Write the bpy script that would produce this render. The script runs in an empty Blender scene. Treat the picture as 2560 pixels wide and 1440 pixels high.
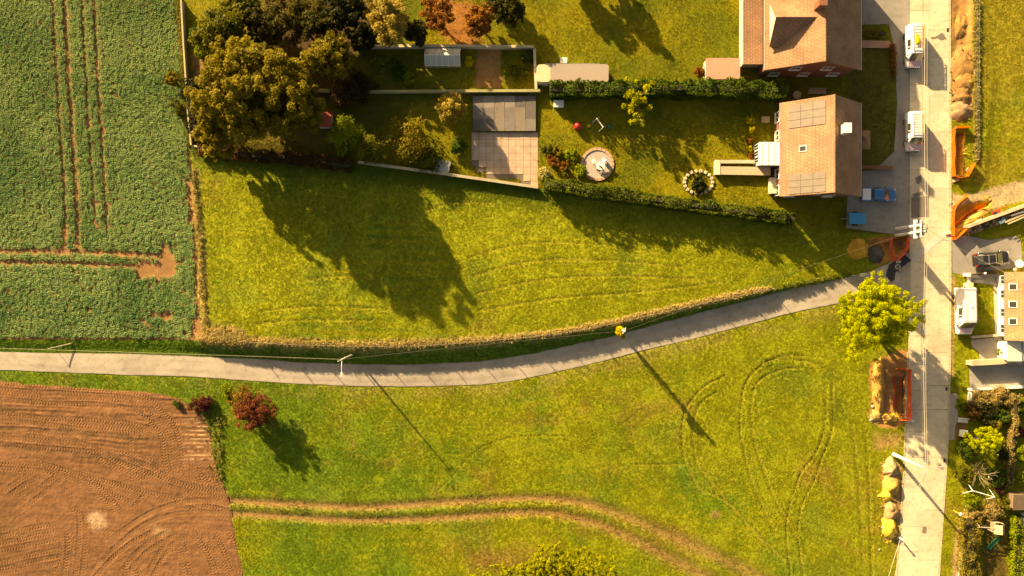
import bpy, bmesh, math, random
import numpy as np
from mathutils import Vector, Matrix

# ------------------------------------------------------------------ camera, world, sun, exposure
SC = bpy.context.scene
COL = SC.collection
S = 20.0          # photograph pixels per metre on the ground
H = 110.0         # flying height of the camera
CX, CY = 1280.0, 720.0

cam_d = bpy.data.cameras.new('camera')
cam_d.sensor_width = 36.0
cam_d.lens = 18.0 / (64.0 / H)
cam_d.clip_start = 1.0
cam_d.clip_end = 6000.0
cam = bpy.data.objects.new('camera', cam_d)
cam.location = (0, 0, H)
COL.objects.link(cam)
SC.camera = cam

EL = math.radians(21.5)
SH = Vector((0.64, -0.768, 0)).normalized()          # direction in which shadows fall
SUNV = Vector((-SH.x * math.cos(EL), -SH.y * math.cos(EL), math.sin(EL)))
world = bpy.data.worlds.new('World')
SC.world = world
world.use_nodes = True
wn = world.node_tree.nodes
wl = world.node_tree.links
wn.clear()
sky = wn.new('ShaderNodeTexSky')
sky.sky_type = 'NISHITA'
sky.sun_disc = False
sky.sun_elevation = EL
sky.sun_rotation = math.atan2(SUNV.x, SUNV.y)
sky.dust_density = 3.5
sky.ozone_density = 0.6
bg = wn.new('ShaderNodeBackground')
bg.inputs['Strength'].default_value = 0.054
wo = wn.new('ShaderNodeOutputWorld')
wl.new(sky.outputs[0], bg.inputs[0])
wl.new(bg.outputs[0], wo.inputs[0])
sun_d = bpy.data.lights.new('sun', 'SUN')
sun_d.energy = 5.0
sun_d.angle = math.radians(0.6)
sun_d.color = (1.0, 0.84, 0.62)
sun = bpy.data.objects.new('sun', sun_d)
sun.rotation_euler = SUNV.to_track_quat('Z', 'Y').to_euler()
sun.location = (-60, 70, 60)
COL.objects.link(sun)
vs = SC.view_settings
vs.view_transform = 'Standard'
vs.look = 'None'
vs.gamma = 1.0
vs.use_curve_mapping = False
vs.exposure = 1.55
vs.use_white_balance = True
vs.white_balance_temperature = 9800
vs.white_balance_tint = 8
SC.cycles.max_bounces = 5
SC.cycles.diffuse_bounces = 3
SC.cycles.transmission_bounces = 4
SC.cycles.transparent_max_bounces = 6

# ------------------------------------------------------------------ helpers
def at(px, py, z=0.0):
    k = (1 - z / H) / S
    return Vector(((px - CX) * k, (CY - py) * k, z))

def lerp(a, b, t): return a + (b - a) * t
def sstep(a, b, x):
    t = np.clip((x - a) / (b - a), 0, 1)
    return t * t * (3 - 2 * t)

def _h(ix, iy, seed):
    n = (ix.astype(np.int64) * 374761393 + iy.astype(np.int64) * 668265263 + seed * 982451653) & 0xFFFFFFFF
    n = ((n ^ (n >> 13)) * 1274126177) & 0xFFFFFFFF
    n = n ^ (n >> 16)
    return (n & 0xFFFF) / 65535.0
def vn(x, y, s, seed=0):
    x = np.asarray(x, float) / s; y = np.asarray(y, float) / s
    ix = np.floor(x); iy = np.floor(y)
    fx = x - ix; fy = y - iy
    fx = fx * fx * (3 - 2 * fx); fy = fy * fy * (3 - 2 * fy)
    a = _h(ix, iy, seed); b = _h(ix + 1, iy, seed); c = _h(ix, iy + 1, seed); d = _h(ix + 1, iy + 1, seed)
    return (a * (1 - fx) + b * fx) * (1 - fy) + (c * (1 - fx) + d * fx) * fy
def fbm(x, y, s, seed=0, o=3):
    r = 0; w = 0; k = 1.0
    for i in range(o):
        r = r + k * vn(x, y, s / 2 ** i, seed + i * 17); w += k; k *= .55
    return r / w

def inpoly(px, py, poly):
    poly = np.asarray(poly, float)
    ins = np.zeros(np.shape(px), bool)
    j = len(poly) - 1
    for i in range(len(poly)):
        xi, yi = poly[i]; xj, yj = poly[j]
        if yi != yj:
            c = ((yi > py) != (yj > py)) & (px < (xj - xi) * (py - yi) / (yj - yi) + xi)
            ins ^= c
        j = i
    return ins

def pldist(px, py, pl):
    """distance to polyline, arclength, signed side (>0 = left of travel in pixel space, y down)"""
    px = np.asarray(px, float); py = np.asarray(py, float)
    best = np.full(px.shape, 1e9); arc = np.zeros(px.shape); side = np.zeros(px.shape)
    L = 0.0
    for (x0, y0), (x1, y1) in zip(pl[:-1], pl[1:]):
        dx, dy = x1 - x0, y1 - y0
        l2 = dx * dx + dy * dy; l = math.sqrt(l2)
        t = np.clip(((px - x0) * dx + (py - y0) * dy) / l2, 0, 1)
        qx = px - x0 - t * dx; qy = py - y0 - t * dy
        d = np.hypot(qx, qy)
        m = d < best
        best = np.where(m, d, best); arc = np.where(m, L + t * l, arc)
        side = np.where(m, (qx * dy - qy * dx) / l, side)
        L += l
    return best, arc, side

def pdist(px, py, poly):
    """signed distance to polygon, negative inside (pixels)"""
    d, _, _ = pldist(px, py, list(poly) + [poly[0]])
    return np.where(inpoly(px, py, poly), -d, d)

def catmull(pts, n=6):
    P = [Vector(p) for p in pts]
    P = [P[0] * 2 - P[1]] + P + [P[-1] * 2 - P[-2]]
    out = []
    for i in range(1, len(P) - 2):
        for k in range(n):
            t = k / n
            a, b, c, d = P[i - 1], P[i], P[i + 1], P[i + 2]
            out.append(.5 * ((2 * b) + (c - a) * t + (2 * a - 5 * b + 4 * c - d) * t * t + (3 * b - a - 3 * c + d) * t ** 3))
    out.append(P[-2])
    return [tuple(v) for v in out]

# ------------------------------------------------------------------ materials
MATS = {}
def _nt(name):
    m = bpy.data.materials.new(name); m.use_nodes = True
    nt = m.node_tree; nt.nodes.clear()
    o = nt.nodes.new('ShaderNodeOutputMaterial'); b = nt.nodes.new('ShaderNodeBsdfPrincipled')
    nt.links.new(b.outputs[0], o.inputs[0])
    return m, nt, b, o
def setp(b, k, v):
    if k in b.inputs: b.inputs[k].default_value = v
def noise_node(nt, scale, detail=4, coord='Object'):
    tc = nt.nodes.new('ShaderNodeTexCoord'); n = nt.nodes.new('ShaderNodeTexNoise')
    n.inputs['Scale'].default_value = scale; n.inputs['Detail'].default_value = detail
    nt.links.new(tc.outputs[coord], n.inputs['Vector'])
    return n
def mixrgb(nt, mode, fac, a, b):
    m = nt.nodes.new('ShaderNodeMix'); m.data_type = 'RGBA'; m.blend_type = mode
    for key, v in ((0, fac), (6, a), (7, b)):
        if hasattr(v, 'links'): nt.links.new(v, m.inputs[key])
        elif key == 0: m.inputs[key].default_value = v
        else: m.inputs[key].default_value = (v[0], v[1], v[2], 1)
    return m.outputs[2]
def ramp(nt, src, p0, p1, c0=(0, 0, 0), c1=(1, 1, 1)):
    r = nt.nodes.new('ShaderNodeValToRGB')
    r.color_ramp.elements[0].position = p0; r.color_ramp.elements[1].position = p1
    r.color_ramp.elements[0].color = (*c0, 1); r.color_ramp.elements[1].color = (*c1, 1)
    nt.links.new(src, r.inputs[0])
    return r.outputs[0]
def M(name, c=(.5, .5, .5), rough=.7, var=.25, scale=3.0, bump=0.0, bscale=None, metal=0.0, c2=None, spec=.4, coat=0):
    """plain procedural material: colour mottled by two octaves of noise, optional bump"""
    if name in MATS: return MATS[name]
    m, nt, b, o = _nt(name)
    c2 = c2 or tuple(x * (1 - var) for x in c)
    n1 = noise_node(nt, scale, 5); n2 = noise_node(nt, scale * .17, 3)
    f = mixrgb(nt, 'MIX', .5, ramp(nt, n1.outputs[0], .3, .7), ramp(nt, n2.outputs[0], .3, .7))
    nt.links.new(mixrgb(nt, 'MIX', f, c2, c), b.inputs['Base Color'])
    b.inputs['Roughness'].default_value = rough; b.inputs['Metallic'].default_value = metal
    setp(b, 'Specular IOR Level', spec); setp(b, 'Coat Weight', coat)
    if bump:
        bn = noise_node(nt, bscale or scale * 4, 4); bp = nt.nodes.new('ShaderNodeBump')
        bp.inputs['Strength'].default_value = bump; bp.inputs['Distance'].default_value = .05
        nt.links.new(bn.outputs[0], bp.inputs['Height']); nt.links.new(bp.outputs[0], b.inputs['Normal'])
    MATS[name] = m
    return m
def Mattr(name, inst=False, rough=.85, n1=7.0, amp=.5, bump=.6, bdist=.06, trans=0.0, bsc=None):
    """colour read from the mesh attribute 'col', mottled by fine noise"""
    if name in MATS: return MATS[name]
    m, nt, b, o = _nt(name)
    a = nt.nodes.new('ShaderNodeAttribute'); a.attribute_name = 'col'
    a.attribute_type = 'INSTANCER' if inst else 'GEOMETRY'
    src = a.outputs['Color']
    if amp:
        n = noise_node(nt, n1, 5); n_ = noise_node(nt, n1 * .23, 3)
        f = mixrgb(nt, 'MIX', .45, n.outputs[0], n_.outputs[0])
        lo = max(0.0, 1 - amp); hi = 1 + amp
        src = mixrgb(nt, 'MULTIPLY', 1.0, src, ramp(nt, f, .33, .67, (lo, lo, lo), (hi, hi, hi)))
    nt.links.new(src, b.inputs['Base Color'])
    b.inputs['Roughness'].default_value = rough; setp(b, 'Specular IOR Level', .15)
    if bump:
        bn = noise_node(nt, bsc or n1 * 1.3, 5); bp = nt.nodes.new('ShaderNodeBump')
        bp.inputs['Strength'].default_value = bump; bp.inputs['Distance'].default_value = bdist
        nt.links.new(bn.outputs[0], bp.inputs['Height']); nt.links.new(bp.outputs[0], b.inputs['Normal'])
    if trans:
        t = nt.nodes.new('ShaderNodeBsdfTranslucent'); nt.links.new(src, t.inputs[0])
        mx = nt.nodes.new('ShaderNodeMixShader'); mx.inputs[0].default_value = trans
        nt.links.new(b.outputs[0], mx.inputs[1]); nt.links.new(t.outputs[0], mx.inputs[2])
        nt.links.new(mx.outputs[0], o.inputs[0])
    MATS[name] = m
    return m
def Mglass(name, c=(.03, .035, .04), rough=.06):
    if name in MATS: return MATS[name]
    m, nt, b, o = _nt(name)
    n = noise_node(nt, 1.5, 2)
    nt.links.new(mixrgb(nt, 'MIX', n.outputs[0], tuple(x * .6 for x in c), c), b.inputs['Base Color'])
    b.inputs['Roughness'].default_value = rough; setp(b, 'Specular IOR Level', .8)
    MATS[name] = m
    return m

# ------------------------------------------------------------------ objects
def tag(o, label=None, cat=None, group=None, kind=None):
    if label: o['label'] = label
    if cat: o['category'] = cat
    if group: o['group'] = group
    if kind: o['kind'] = kind
    return o
def thing(name, label, cat, loc=(0, 0, 0), rz=0.0, group=None):
    o = bpy.data.objects.new(name, None); o.empty_display_size = .3
    COL.objects.link(o); o.location = loc; o.rotation_euler = (0, 0, rz)
    return tag(o, label, cat, group)
def obj(name, me, mat, parent=None, loc=None):
    o = bpy.data.objects.new(name, me); COL.objects.link(o)
    if mat is not None and not me.materials: me.materials.append(mat)
    if parent is not None: o.parent = parent
    if loc is not None: o.location = loc
    return o
def np_mesh(name, V, F, smooth=False, col=None):
    me = bpy.data.meshes.new(name)
    V = np.ascontiguousarray(V, np.float32); F = np.ascontiguousarray(F, np.int32)
    m, k = F.shape
    me.vertices.add(len(V)); me.vertices.foreach_set('co', V.ravel())
    me.loops.add(m * k); me.loops.foreach_set('vertex_index', F.ravel())
    me.polygons.add(m); me.polygons.foreach_set('loop_start', np.arange(0, m * k, k, dtype=np.int32))
    if smooth: me.polygons.foreach_set('use_smooth', np.ones(m, bool))
    if col is not None:
        a = me.attributes.new('col', 'FLOAT_COLOR', 'POINT')
        c4 = np.ones((len(V), 4), np.float32); c4[:, :3] = col
        a.data.foreach_set('color', c4.ravel())
    me.update(calc_edges=True); me.validate()
    return me

class MB:
    """collects simple shapes into one mesh"""
    def __init__(self): self.v = []; self.f = []
    def add(self, vs, fs):
        o = len(self.v); self.v += [tuple(p) for p in vs]; self.f += [tuple(i + o for i in f) for f in fs]
        return self
    def box(self, c, s, rz=0.0, tilt=None):
        sx, sy, sz = s[0] / 2, s[1] / 2, s[2] / 2
        vs = [Vector((x, y, z)) for z in (-sz, sz) for x, y in ((-sx, -sy), (sx, -sy), (sx, sy), (-sx, sy))]
        if tilt is not None: vs = [tilt @ v for v in vs]
        if rz: R = Matrix.Rotation(rz, 3, 'Z'); vs = [R @ v for v in vs]
        c = Vector(c)
        return self.add([v + c for v in vs], [(3, 2, 1, 0), (4, 5, 6, 7), (0, 1, 5, 4), (1, 2, 6, 5), (2, 3, 7, 6), (3, 0, 4, 7)])
    def tube(self, pts, r, n=6, cap=True):
        pts = [Vector(p) for p in pts]
        rs = r if isinstance(r, (list, tuple)) else [r] * len(pts)
        o = len(self.v); ring = []
        for i, p in enumerate(pts):
            d = (pts[min(i + 1, len(pts) - 1)] - pts[max(i - 1, 0)]).normalized()
            u = d.cross(Vector((0, 0, 1)))
            if u.length < .05: u = d.cross(Vector((1, 0, 0)))
            u.normalize(); w = d.cross(u)
            for k in range(n):
                a = 2 * math.pi * k / n
                self.v.append(tuple(p + (u * math.cos(a) + w * math.sin(a)) * rs[i]))
        for i in range(len(pts) - 1):
            for k in range(n):
                a = o + i * n + k; b = o + i * n + (k + 1) % n
                self.f.append((a, b, b + n, a + n))
        if cap:
            self.f.append(tuple(o + k for k in range(n))); self.f.append(tuple(o + (len(pts) - 1) * n + k for k in reversed(range(n))))
        return self
    def prism(self, poly, z0, z1):
        n = len(poly)
        a = sum(poly[i][0] * poly[(i + 1) % n][1] - poly[(i + 1) % n][0] * poly[i][1] for i in range(n))
        if a < 0: poly = poly[::-1]
        zz0 = z0 if hasattr(z0, '__len__') else [z0] * n
        zz1 = z1 if hasattr(z1, '__len__') else [z1] * n
        vs = [(p[0], p[1], z) for p, z in zip(poly, zz0)] + [(p[0], p[1], z) for p, z in zip(poly, zz1)]
        fs = [tuple(reversed(range(n))), tuple(range(n, 2 * n))] + [(i, (i + 1) % n, (i + 1) % n + n, i + n) for i in range(n)]
        return self.add(vs, fs)
    def slab(self, q, t):
        """four (or more) points of a plane, thickness t along its normal (downwards)"""
        q = [Vector(p) for p in q]; n = (q[1] - q[0]).cross(q[-1] - q[0]).normalized() * t
        k = len(q)
        return self.add(q + [p - n for p in q], [tuple(range(k)), tuple(reversed(range(k, 2 * k)))] + [((i + 1) % k, i, i + k, (i + 1) % k + k) for i in range(k)])
    def lathe(self, prof, n=16, c=(0, 0, 0)):
        o = len(self.v)
        for r, z in prof:
            for k in range(n):
                a = 2 * math.pi * k / n
                self.v.append((c[0] + r * math.cos(a), c[1] + r * math.sin(a), c[2] + z))
        for i in range(len(prof) - 1):
            for k in range(n):
                a = o + i * n + k; b = o + i * n + (k + 1) % n
                self.f.append((a, b, b + n, a + n))
        self.f.append(tuple(o + k for k in reversed(range(n)))); self.f.append(tuple(o + (len(prof) - 1) * n + k for k in range(n)))
        return self
    def build(self, name, mat, parent=None, smooth=False, bevel=0, world=False, col=None):
        off = Vector((0, 0, 0))
        if world and parent is not None:
            off = parent.location.copy()
            if parent.parent is not None: off += parent.parent.location
        me = bpy.data.meshes.new(name)
        me.from_pydata([(p[0] - off.x, p[1] - off.y, p[2] - off.z) for p in self.v], [], self.f)
        if smooth:
            for p in me.polygons: p.use_smooth = True
        me.update()
        o = obj(name, me, mat, parent)
        if bevel:
            b = o.modifiers.new('bevel', 'BEVEL'); b.width = bevel; b.segments = 2; b.limit_method = 'ANGLE'
        return o

# ------------------------------------------------------------------ layout of the place (photograph pixels on the ground)
LN = [(-120, 878), (0, 880), (160, 883), (320, 885), (480, 891), (640, 898), (800, 908), (960, 912), (1120, 908), (1200, 903), (1280, 893), (1360, 878), (1440, 860), (1540, 838), (1640, 810), (1760, 779), (1880, 748), (1980, 722), (2060, 706), (2140, 689), (2200, 668), (2244, 646), (2276, 628)]
LS = [(-120, 921), (0, 925), (160, 931), (320, 937), (480, 942), (640, 952), (800, 962), (960, 966), (1120, 964), (1200, 961), (1280, 952), (1360, 936), (1440, 918), (1540, 894), (1640, 868), (1760, 840), (1880, 808), (1980, 782), (2060, 765), (2140, 750), (2200, 742), (2240, 742), (2276, 752)]
CREST = [(-120, 850), (0, 850), (440, 850), (500, 850), (560, 852), (620, 857), (700, 862), (800, 866), (900, 868), (1000, 868), (1100, 864), (1200, 856), (1300, 847), (1400, 836), (1480, 822), (1540, 809), (1600, 796), (1700, 773), (1800, 751), (1920, 727), (2000, 712), (2080, 697), (2140, 684)]
RL = [(2275, -120), (2275, 0), (2275, 300), (2274, 560), (2273, 700), (2271, 900), (2268, 1000), (2262, 1180), (2250, 1350), (2243, 1440), (2232, 1540)]
RR = [(2371, -120), (2372, 0), (2374, 300), (2374, 560), (2374, 700), (2373, 900), (2370, 1000), (2366, 1120), (2360, 1220), (2352, 1330), (2345, 1440), (2336, 1540)]
P_LANE = LN + LS[::-1]
P_ROAD = RL + RR[::-1]
P_CROP = [(-130, -110), (441, -110), (443, 0), (452, 100), (460, 200), (468, 330), (480, 420), (488, 520), (494, 640), (498, 760), (506, 852), (440, 850), (0, 849), (-130, 849)]
P_PLOUGH = [(-130, 948), (0, 952), (130, 962), (300, 975), (400, 982), (455, 1000), (510, 1040), (528, 1090), (538, 1140), (550, 1190), (570, 1235), (582, 1300), (590, 1350), (612, 1440), (630, 1540), (-130, 1540)]
P_GARDEN = [(447, -110), (450, 0), (456, 120), (465, 250), (474, 362), (700, 386), (880, 406), (1080, 436), (1360, 474), (1640, 516), (1900, 551), (2120, 583), (2274, 590), (2275, -110)]
P_WALK = [(2244, -110), (2275, -110), (2275, 585), (2230, 585), (2115, 570), (2120, 470), (2130, 430), (2185, 425), (2235, 380), (2243, 260), (2236, 120), (2222, 60), (2125, 62), (2120, 0), (2120, -110)]
P_DRIVE = [(2380, 600), (2402, 588), (2425, 590), (2470, 600), (2540, 590), (2552, 600), (2556, 640), (2552, 668), (2520, 672), (2480, 676), (2426, 686), (2410, 688), (2382, 682)]
P_YARD = [(2424, 914), (2560, 905), (2640, 900), (2640, 958), (2560, 966), (2425, 975)]
P_PAD = [(2375, 984), (2392, 984), (2397, 1000), (2394, 1050), (2388, 1066), (2387, 1098), (2379, 1101), (2369, 1098)]
P_COURT = [(2428, 850), (2500, 842), (2512, 855), (2512, 892), (2475, 900), (2450, 900), (2448, 880), (2430, 866)]
P_FRONT = [(2428, 688), (2500, 684), (2502, 850), (2488, 850), (2484, 712), (2430, 706)]
P_PATIO = [(1178, 330), (1345, 330), (1345, 472), (1300, 466), (1300, 448), (1212, 448), (1212, 432), (1190, 432), (1190, 415), (1178, 415)]
P_GRAVEL = [(2378, 480), (2405, 490), (2432, 487), (2480, 470), (2560, 452), (2640, 440), (2640, 485), (2560, 500), (2500, 518), (2440, 545), (2405, 570), (2378, 600)]
PAVED = [P_LANE, P_ROAD, P_WALK, P_DRIVE, P_YARD, P_PAD, P_COURT, P_FRONT, P_PATIO]
# holes and humps: polygon, depth, soft edge in pixels
DIGS = [
    ([(2388, 332), (2408, 330), (2404, 440), (2386, 440)], -.75, 5),
    ([(2384, 528), (2402, 512), (2440, 506), (2478, 503), (2470, 516), (2430, 536), (2388, 572)], -.55, 6),
    ([(2226, 596), (2268, 592), (2262, 625), (2238, 645), (2229, 625)], -.7, 5),
    ([(2233, 942), (2262, 938), (2260, 1036), (2238, 1036)], -.75, 5),
    ([(2384, -120), (2428, -120), (2426, 120), (2384, 130)], -.25, 14),
]
_lnx, _lny = np.array(LN).T; _crx, _cry = np.array(CREST).T
HBX = [-120, 430, 520, 700, 1700, 1900, 2040, 2130]
HBY = [.3, .4, 1.1, 1.6, 1.2, .95, .45, 0]
TRACKS = [  # wheel marks in the grass: points, half width px, depth, colour weight
    (catmull([(556, 1250), (680, 1258), (800, 1264), (920, 1268), (1080, 1258), (1200, 1251), (1340, 1245), (1450, 1256), (1560, 1290), (1700, 1350), (1850, 1420), (1960, 1480)]), 10, .10, 1.0),
    (catmull([(556, 1282), (680, 1289), (800, 1297), (920, 1300), (1080, 1296), (1200, 1288), (1340, 1281), (1430, 1292), (1540, 1328), (1650, 1382), (1760, 1440), (1850, 1500)]), 10, .10, 1.0),
    (catmull([(2011, 890), (1954, 890), (1910, 908), (1878, 936), (1862, 965), (1856, 993), (1850, 1060), (1862, 1130), (1880, 1200), (1915, 1280), (1940, 1340)]), 4, .09, .25),
    (catmull([(2003, 920), (1962, 922), (1922, 934), (1894, 955), (1882, 985), (1878, 1021), (1882, 1081), (1898, 1142), (1914, 1182), (1938, 1247), (1990, 1340)]), 4, .09, .25),
    (catmull([(1809, 940), (1769, 961), (1737, 989), (1715, 1021), (1707, 1061), (1705, 1102), (1713, 1150), (1733, 1194), (1753, 1222), (1825, 1263), (1922, 1375)]), 4, .09, .25),
    (catmull([(1789, 981), (1753, 1005), (1739, 1037), (1733, 1077), (1735, 1118), (1743, 1158), (1761, 1182), (1793, 1222), (1850, 1290), (1960, 1400)]), 4, .09, .25),
    (catmull([(2064, 960), (2064, 1050), (2050, 1110), (2027, 1148), (2003, 1182), (1983, 1235), (1970, 1283), (1967, 1335), (1977, 1440)]), 3.5, .1, .25),
    (catmull([(2082, 960), (2082, 1060), (2070, 1110), (2052, 1150), (2035, 1202), (2007, 1255), (1997, 1303), (1995, 1343), (2010, 1440)]), 3.5, .1, .25),
    (catmull([(2130, 1060), (2140, 1130), (2150, 1250), (2160, 1440)]), 5, .06, .2),
    (catmull([(2165, 1080), (2172, 1200), (2180, 1440)]), 4, .06, .2),
    ([(1580, 1162), (1717, 1160)], 4, .06, .2),
    (catmull([(1080, 1240), (1130, 1192), (1200, 1120), (1300, 1092), (1420, 1092)]), 3, .05, .15),
    (catmull([(1905, 905), (1960, 898), (2020, 905), (2070, 930)]), 4, .07, .2),
    # swathe marks in the upper meadow
    (catmull([(1000, 560), (1080, 520), (1150, 505), (1230, 510)]), 4, .05, .25),
    (catmull([(1180, 640), (1300, 612), (1450, 608), (1640, 632)]), 4, .05, .25),
    (catmull([(1180, 690), (1320, 655), (1500, 650), (1700, 668)]), 4, .06, .3),
    (catmull([(1190, 735), (1350, 700), (1550, 690), (1760, 700)]), 4, .06, .3),
    (catmull([(1200, 775), (1400, 745), (1600, 730), (1800, 705)]), 4, .06, .25),
    (catmull([(760, 700), (860, 690), (950, 700)]), 4, .05, .2),
    (catmull([(640, 780), (760, 768), (900, 770), (1000, 780)]), 4, .06, .2),
    (catmull([(640, 810), (780, 800), (930, 802)]), 4, .06, .2),
    (catmull([(1020, 470), (1070, 455), (1130, 450)]), 3, .05, .2),
]
SEASON = [  # farm tracks: distances precomputed lazily
]
def bank(px, py):
    yl = np.interp(px, _lnx, _lny); yc = np.interp(px, _crx, _cry)
    t = np.clip((yl - py) / np.maximum(yl - yc, 4), 0, 1)
    hb = np.interp(px, HBX, HBY)
    d = np.clip((yc - py) / S, 0, 60)
    prof = .18 * t + .82 * sstep(.25, 1.0, t)
    return hb * prof * (1 - .6 * sstep(1, 18, d)), t
def hz(px, py, paved=True):
    px = np.asarray(px, float); py = np.asarray(py, float)
    z, t = bank(px, py)
    z = z + .07 * (fbm(px, py, 140, 3) - .5) + .05 * (fbm(px, py, 26, 5) - .5)
    for pl, hw, dep, w in TRACKS:
        a = np.array(pl); m = (px > a[:, 0].min() - 20) & (px < a[:, 0].max() + 20) & (py > a[:, 1].min() - 20) & (py < a[:, 1].max() + 20)
        if m.any():
            d, arc, _ = pldist(px[m], py[m], pl)
            hw = hw * np.interp(px[m], [1350, 1700], [1, 1.7]) if w > .9 else hw
            dep = dep if w > .9 else dep * .85
            z[m] += -dep * np.exp(-(d / hw) ** 2) + dep * .5 * np.exp(-((d - hw * 1.7) / hw * 1.4) ** 2)
    for pg, dz, soft in DIGS:
        a = np.array(pg); m = (px > a[:, 0].min() - 30) & (px < a[:, 0].max() + 30) & (py > a[:, 1].min() - 30) & (py < a[:, 1].max() + 30)
        if m.any():
            qx = px[m] + 6 * (vn(px[m], py[m], 14, 8) - .5); qy = py[m] + 6 * (vn(px[m], py[m], 14, 9) - .5)
            z[m] += dz * (1 - sstep(-soft, soft * .4, pdist(qx, qy, pg)))
    if paved:
        for pg in PAVED:
            a = np.array(pg); m = (px > a[:, 0].min() - 8) & (px < a[:, 0].max() + 8) & (py > a[:, 1].min() - 8) & (py < a[:, 1].max() + 8)
            if m.any():
                d = pdist(px[m], py[m], pg)
                f = 1 - sstep(-3, 3, d)
                pb = PZ[id(pg)] if id(pg) in PZ else 0.0
                z[m] = z[m] * (1 - f) + f * (pb - .12)
    e = np.minimum(np.minimum(px + 130, 2690 - px), np.minimum(py + 110, 1550 - py))
    return np.where(e < 60, z * np.clip(e / 60, 0, 1), z)
PZ = {id(P_PATIO): .45}
def gz(px, py):
    """surface height for standing something"""
    a = np.array([float(px)]); b = np.array([float(py)])
    for pg in PAVED:
        if inpoly(a, b, pg)[0]: return PZ.get(id(pg), 0.0) + .03
    return float(hz(a, b)[0])
def put(px, py, dz=0.0):
    z = gz(px, py) + dz
    return at(px, py, z)

# ------------------------------------------------------------------ colours of the ground (albedo)
G_GREEN = np.array((.118, .185, .013)); G_YEL = np.array((.232, .242, .016)); G_DRY = np.array((.46, .34, .13))
G_BROWN = np.array((.27, .185, .035)); G_DEEP = np.array((.045, .085, .012)); SOIL = np.array((.30, .155, .065)); SOIL_D = np.array((.16, .085, .04))
SAND = np.array((.52, .33, .09)); GRAV = np.array((.40, .33, .20))
def mixc(c, k, w):
    w = np.clip(w, 0, 1)[:, None]
    return c * (1 - w) + np.asarray(k) * w
def blob(px, py, x, y, rx, ry, soft=.5, amp=.35, seed=0):
    d = np.hypot((px - x) / rx, (py - y) / ry) + amp * (fbm(px, py, max(rx, ry) * .6, seed + 31) - .5) * 2
    return 1 - sstep(1 - soft, 1 + soft * .3, d)
def pgm(px, py, pg, soft=6, amp=10, s=22, seed=0):
    qx = px + amp * 2 * (fbm(px, py, s, seed + 51) - .5); qy = py + amp * 2 * (fbm(px, py, s, seed + 77) - .5)
    return 1 - sstep(-soft, soft, pdist(qx, qy, pg))
SOILS_AND_SHADE = [  # polygon, colour, soft, amp, tuft density
    ([(2378, -120), (2436, -120), (2434, 60), (2430, 130), (2434, 190), (2430, 290), (2400, 300), (2378, 255)], (.40, .215, .075), 3, 5, 0),
    (P_GRAVEL, (.40, .31, .17), 5, 8, .12),
    ([(2388, 335), (2414, 330), (2408, 442), (2386, 442)], (.42, .24, .06), 2, 3, 0),
    ([(2400, 345), (2412, 335), (2408, 440), (2396, 440)], (.55, .37, .07), 2, 3, 0),
    ([(2382, 530), (2402, 514), (2440, 506), (2482, 502), (2474, 520), (2432, 545), (2400, 580), (2384, 600)], (.56, .36, .06), 3, 5, 0),
    ([(2170, 592), (2215, 592), (2272, 590), (2272, 622), (2240, 650), (2205, 664), (2172, 655)], (.33, .16, .045), 5, 9, .03),
    ([(2228, 598), (2268, 594), (2262, 625), (2238, 648), (2229, 625)], (.42, .24, .07), 3, 4, 0),
    ([(2178, 905), (2230, 880), (2268, 876), (2266, 1050), (2235, 1075), (2190, 1062), (2172, 1040)], (.36, .18, .06), 5, 8, .05),
    ([(2203, 1160), (2255, 1155), (2250, 1350), (2215, 1352)], (.34, .2, .07), 4, 6, .1),
    ([(2190, 1085), (2250, 1085), (2250, 1118), (2190, 1120)], (.32, .21, .07), 14, 12, .5),
    ([(2398, 1040), (2418, 1050), (2410, 1100), (2390, 1098)], (.2, .1, .05), 4, 4, .05),
    ([(2388, 1320), (2402, 1316), (2400, 1545), (2372, 1545)], (.36, .25, .12), 5, 6, .2),
    ([(2378, 690), (2388, 688), (2384, 940), (2377, 940)], (.34, .22, .09), 3, 4, .3),
    ([(1190, 118), (1250, 118), (1250, 222), (1190, 222)], (.33, .17, .06), 5, 8, 0),
    ([(1080, 0), (1180, 0), (1210, 110), (1120, 112)], (.3, .13, .035), 14, 14, .3),
    ([(470, 130), (540, 120), (560, 200), (490, 220)], (.26, .15, .06), 18, 16, .3),
    ([(640, -20), (940, -20), (940, 110), (800, 240), (700, 120)], (.085, .05, .02), 40, 24, .35),  # tree shade of the garden top put into the ground colour
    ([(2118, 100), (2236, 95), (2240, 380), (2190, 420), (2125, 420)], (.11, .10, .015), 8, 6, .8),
    ([(2460, 1300), (2535, 1290), (2525, 1545), (2452, 1545)], (.15, .11, .025), 6, 6, .6),
]
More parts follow.
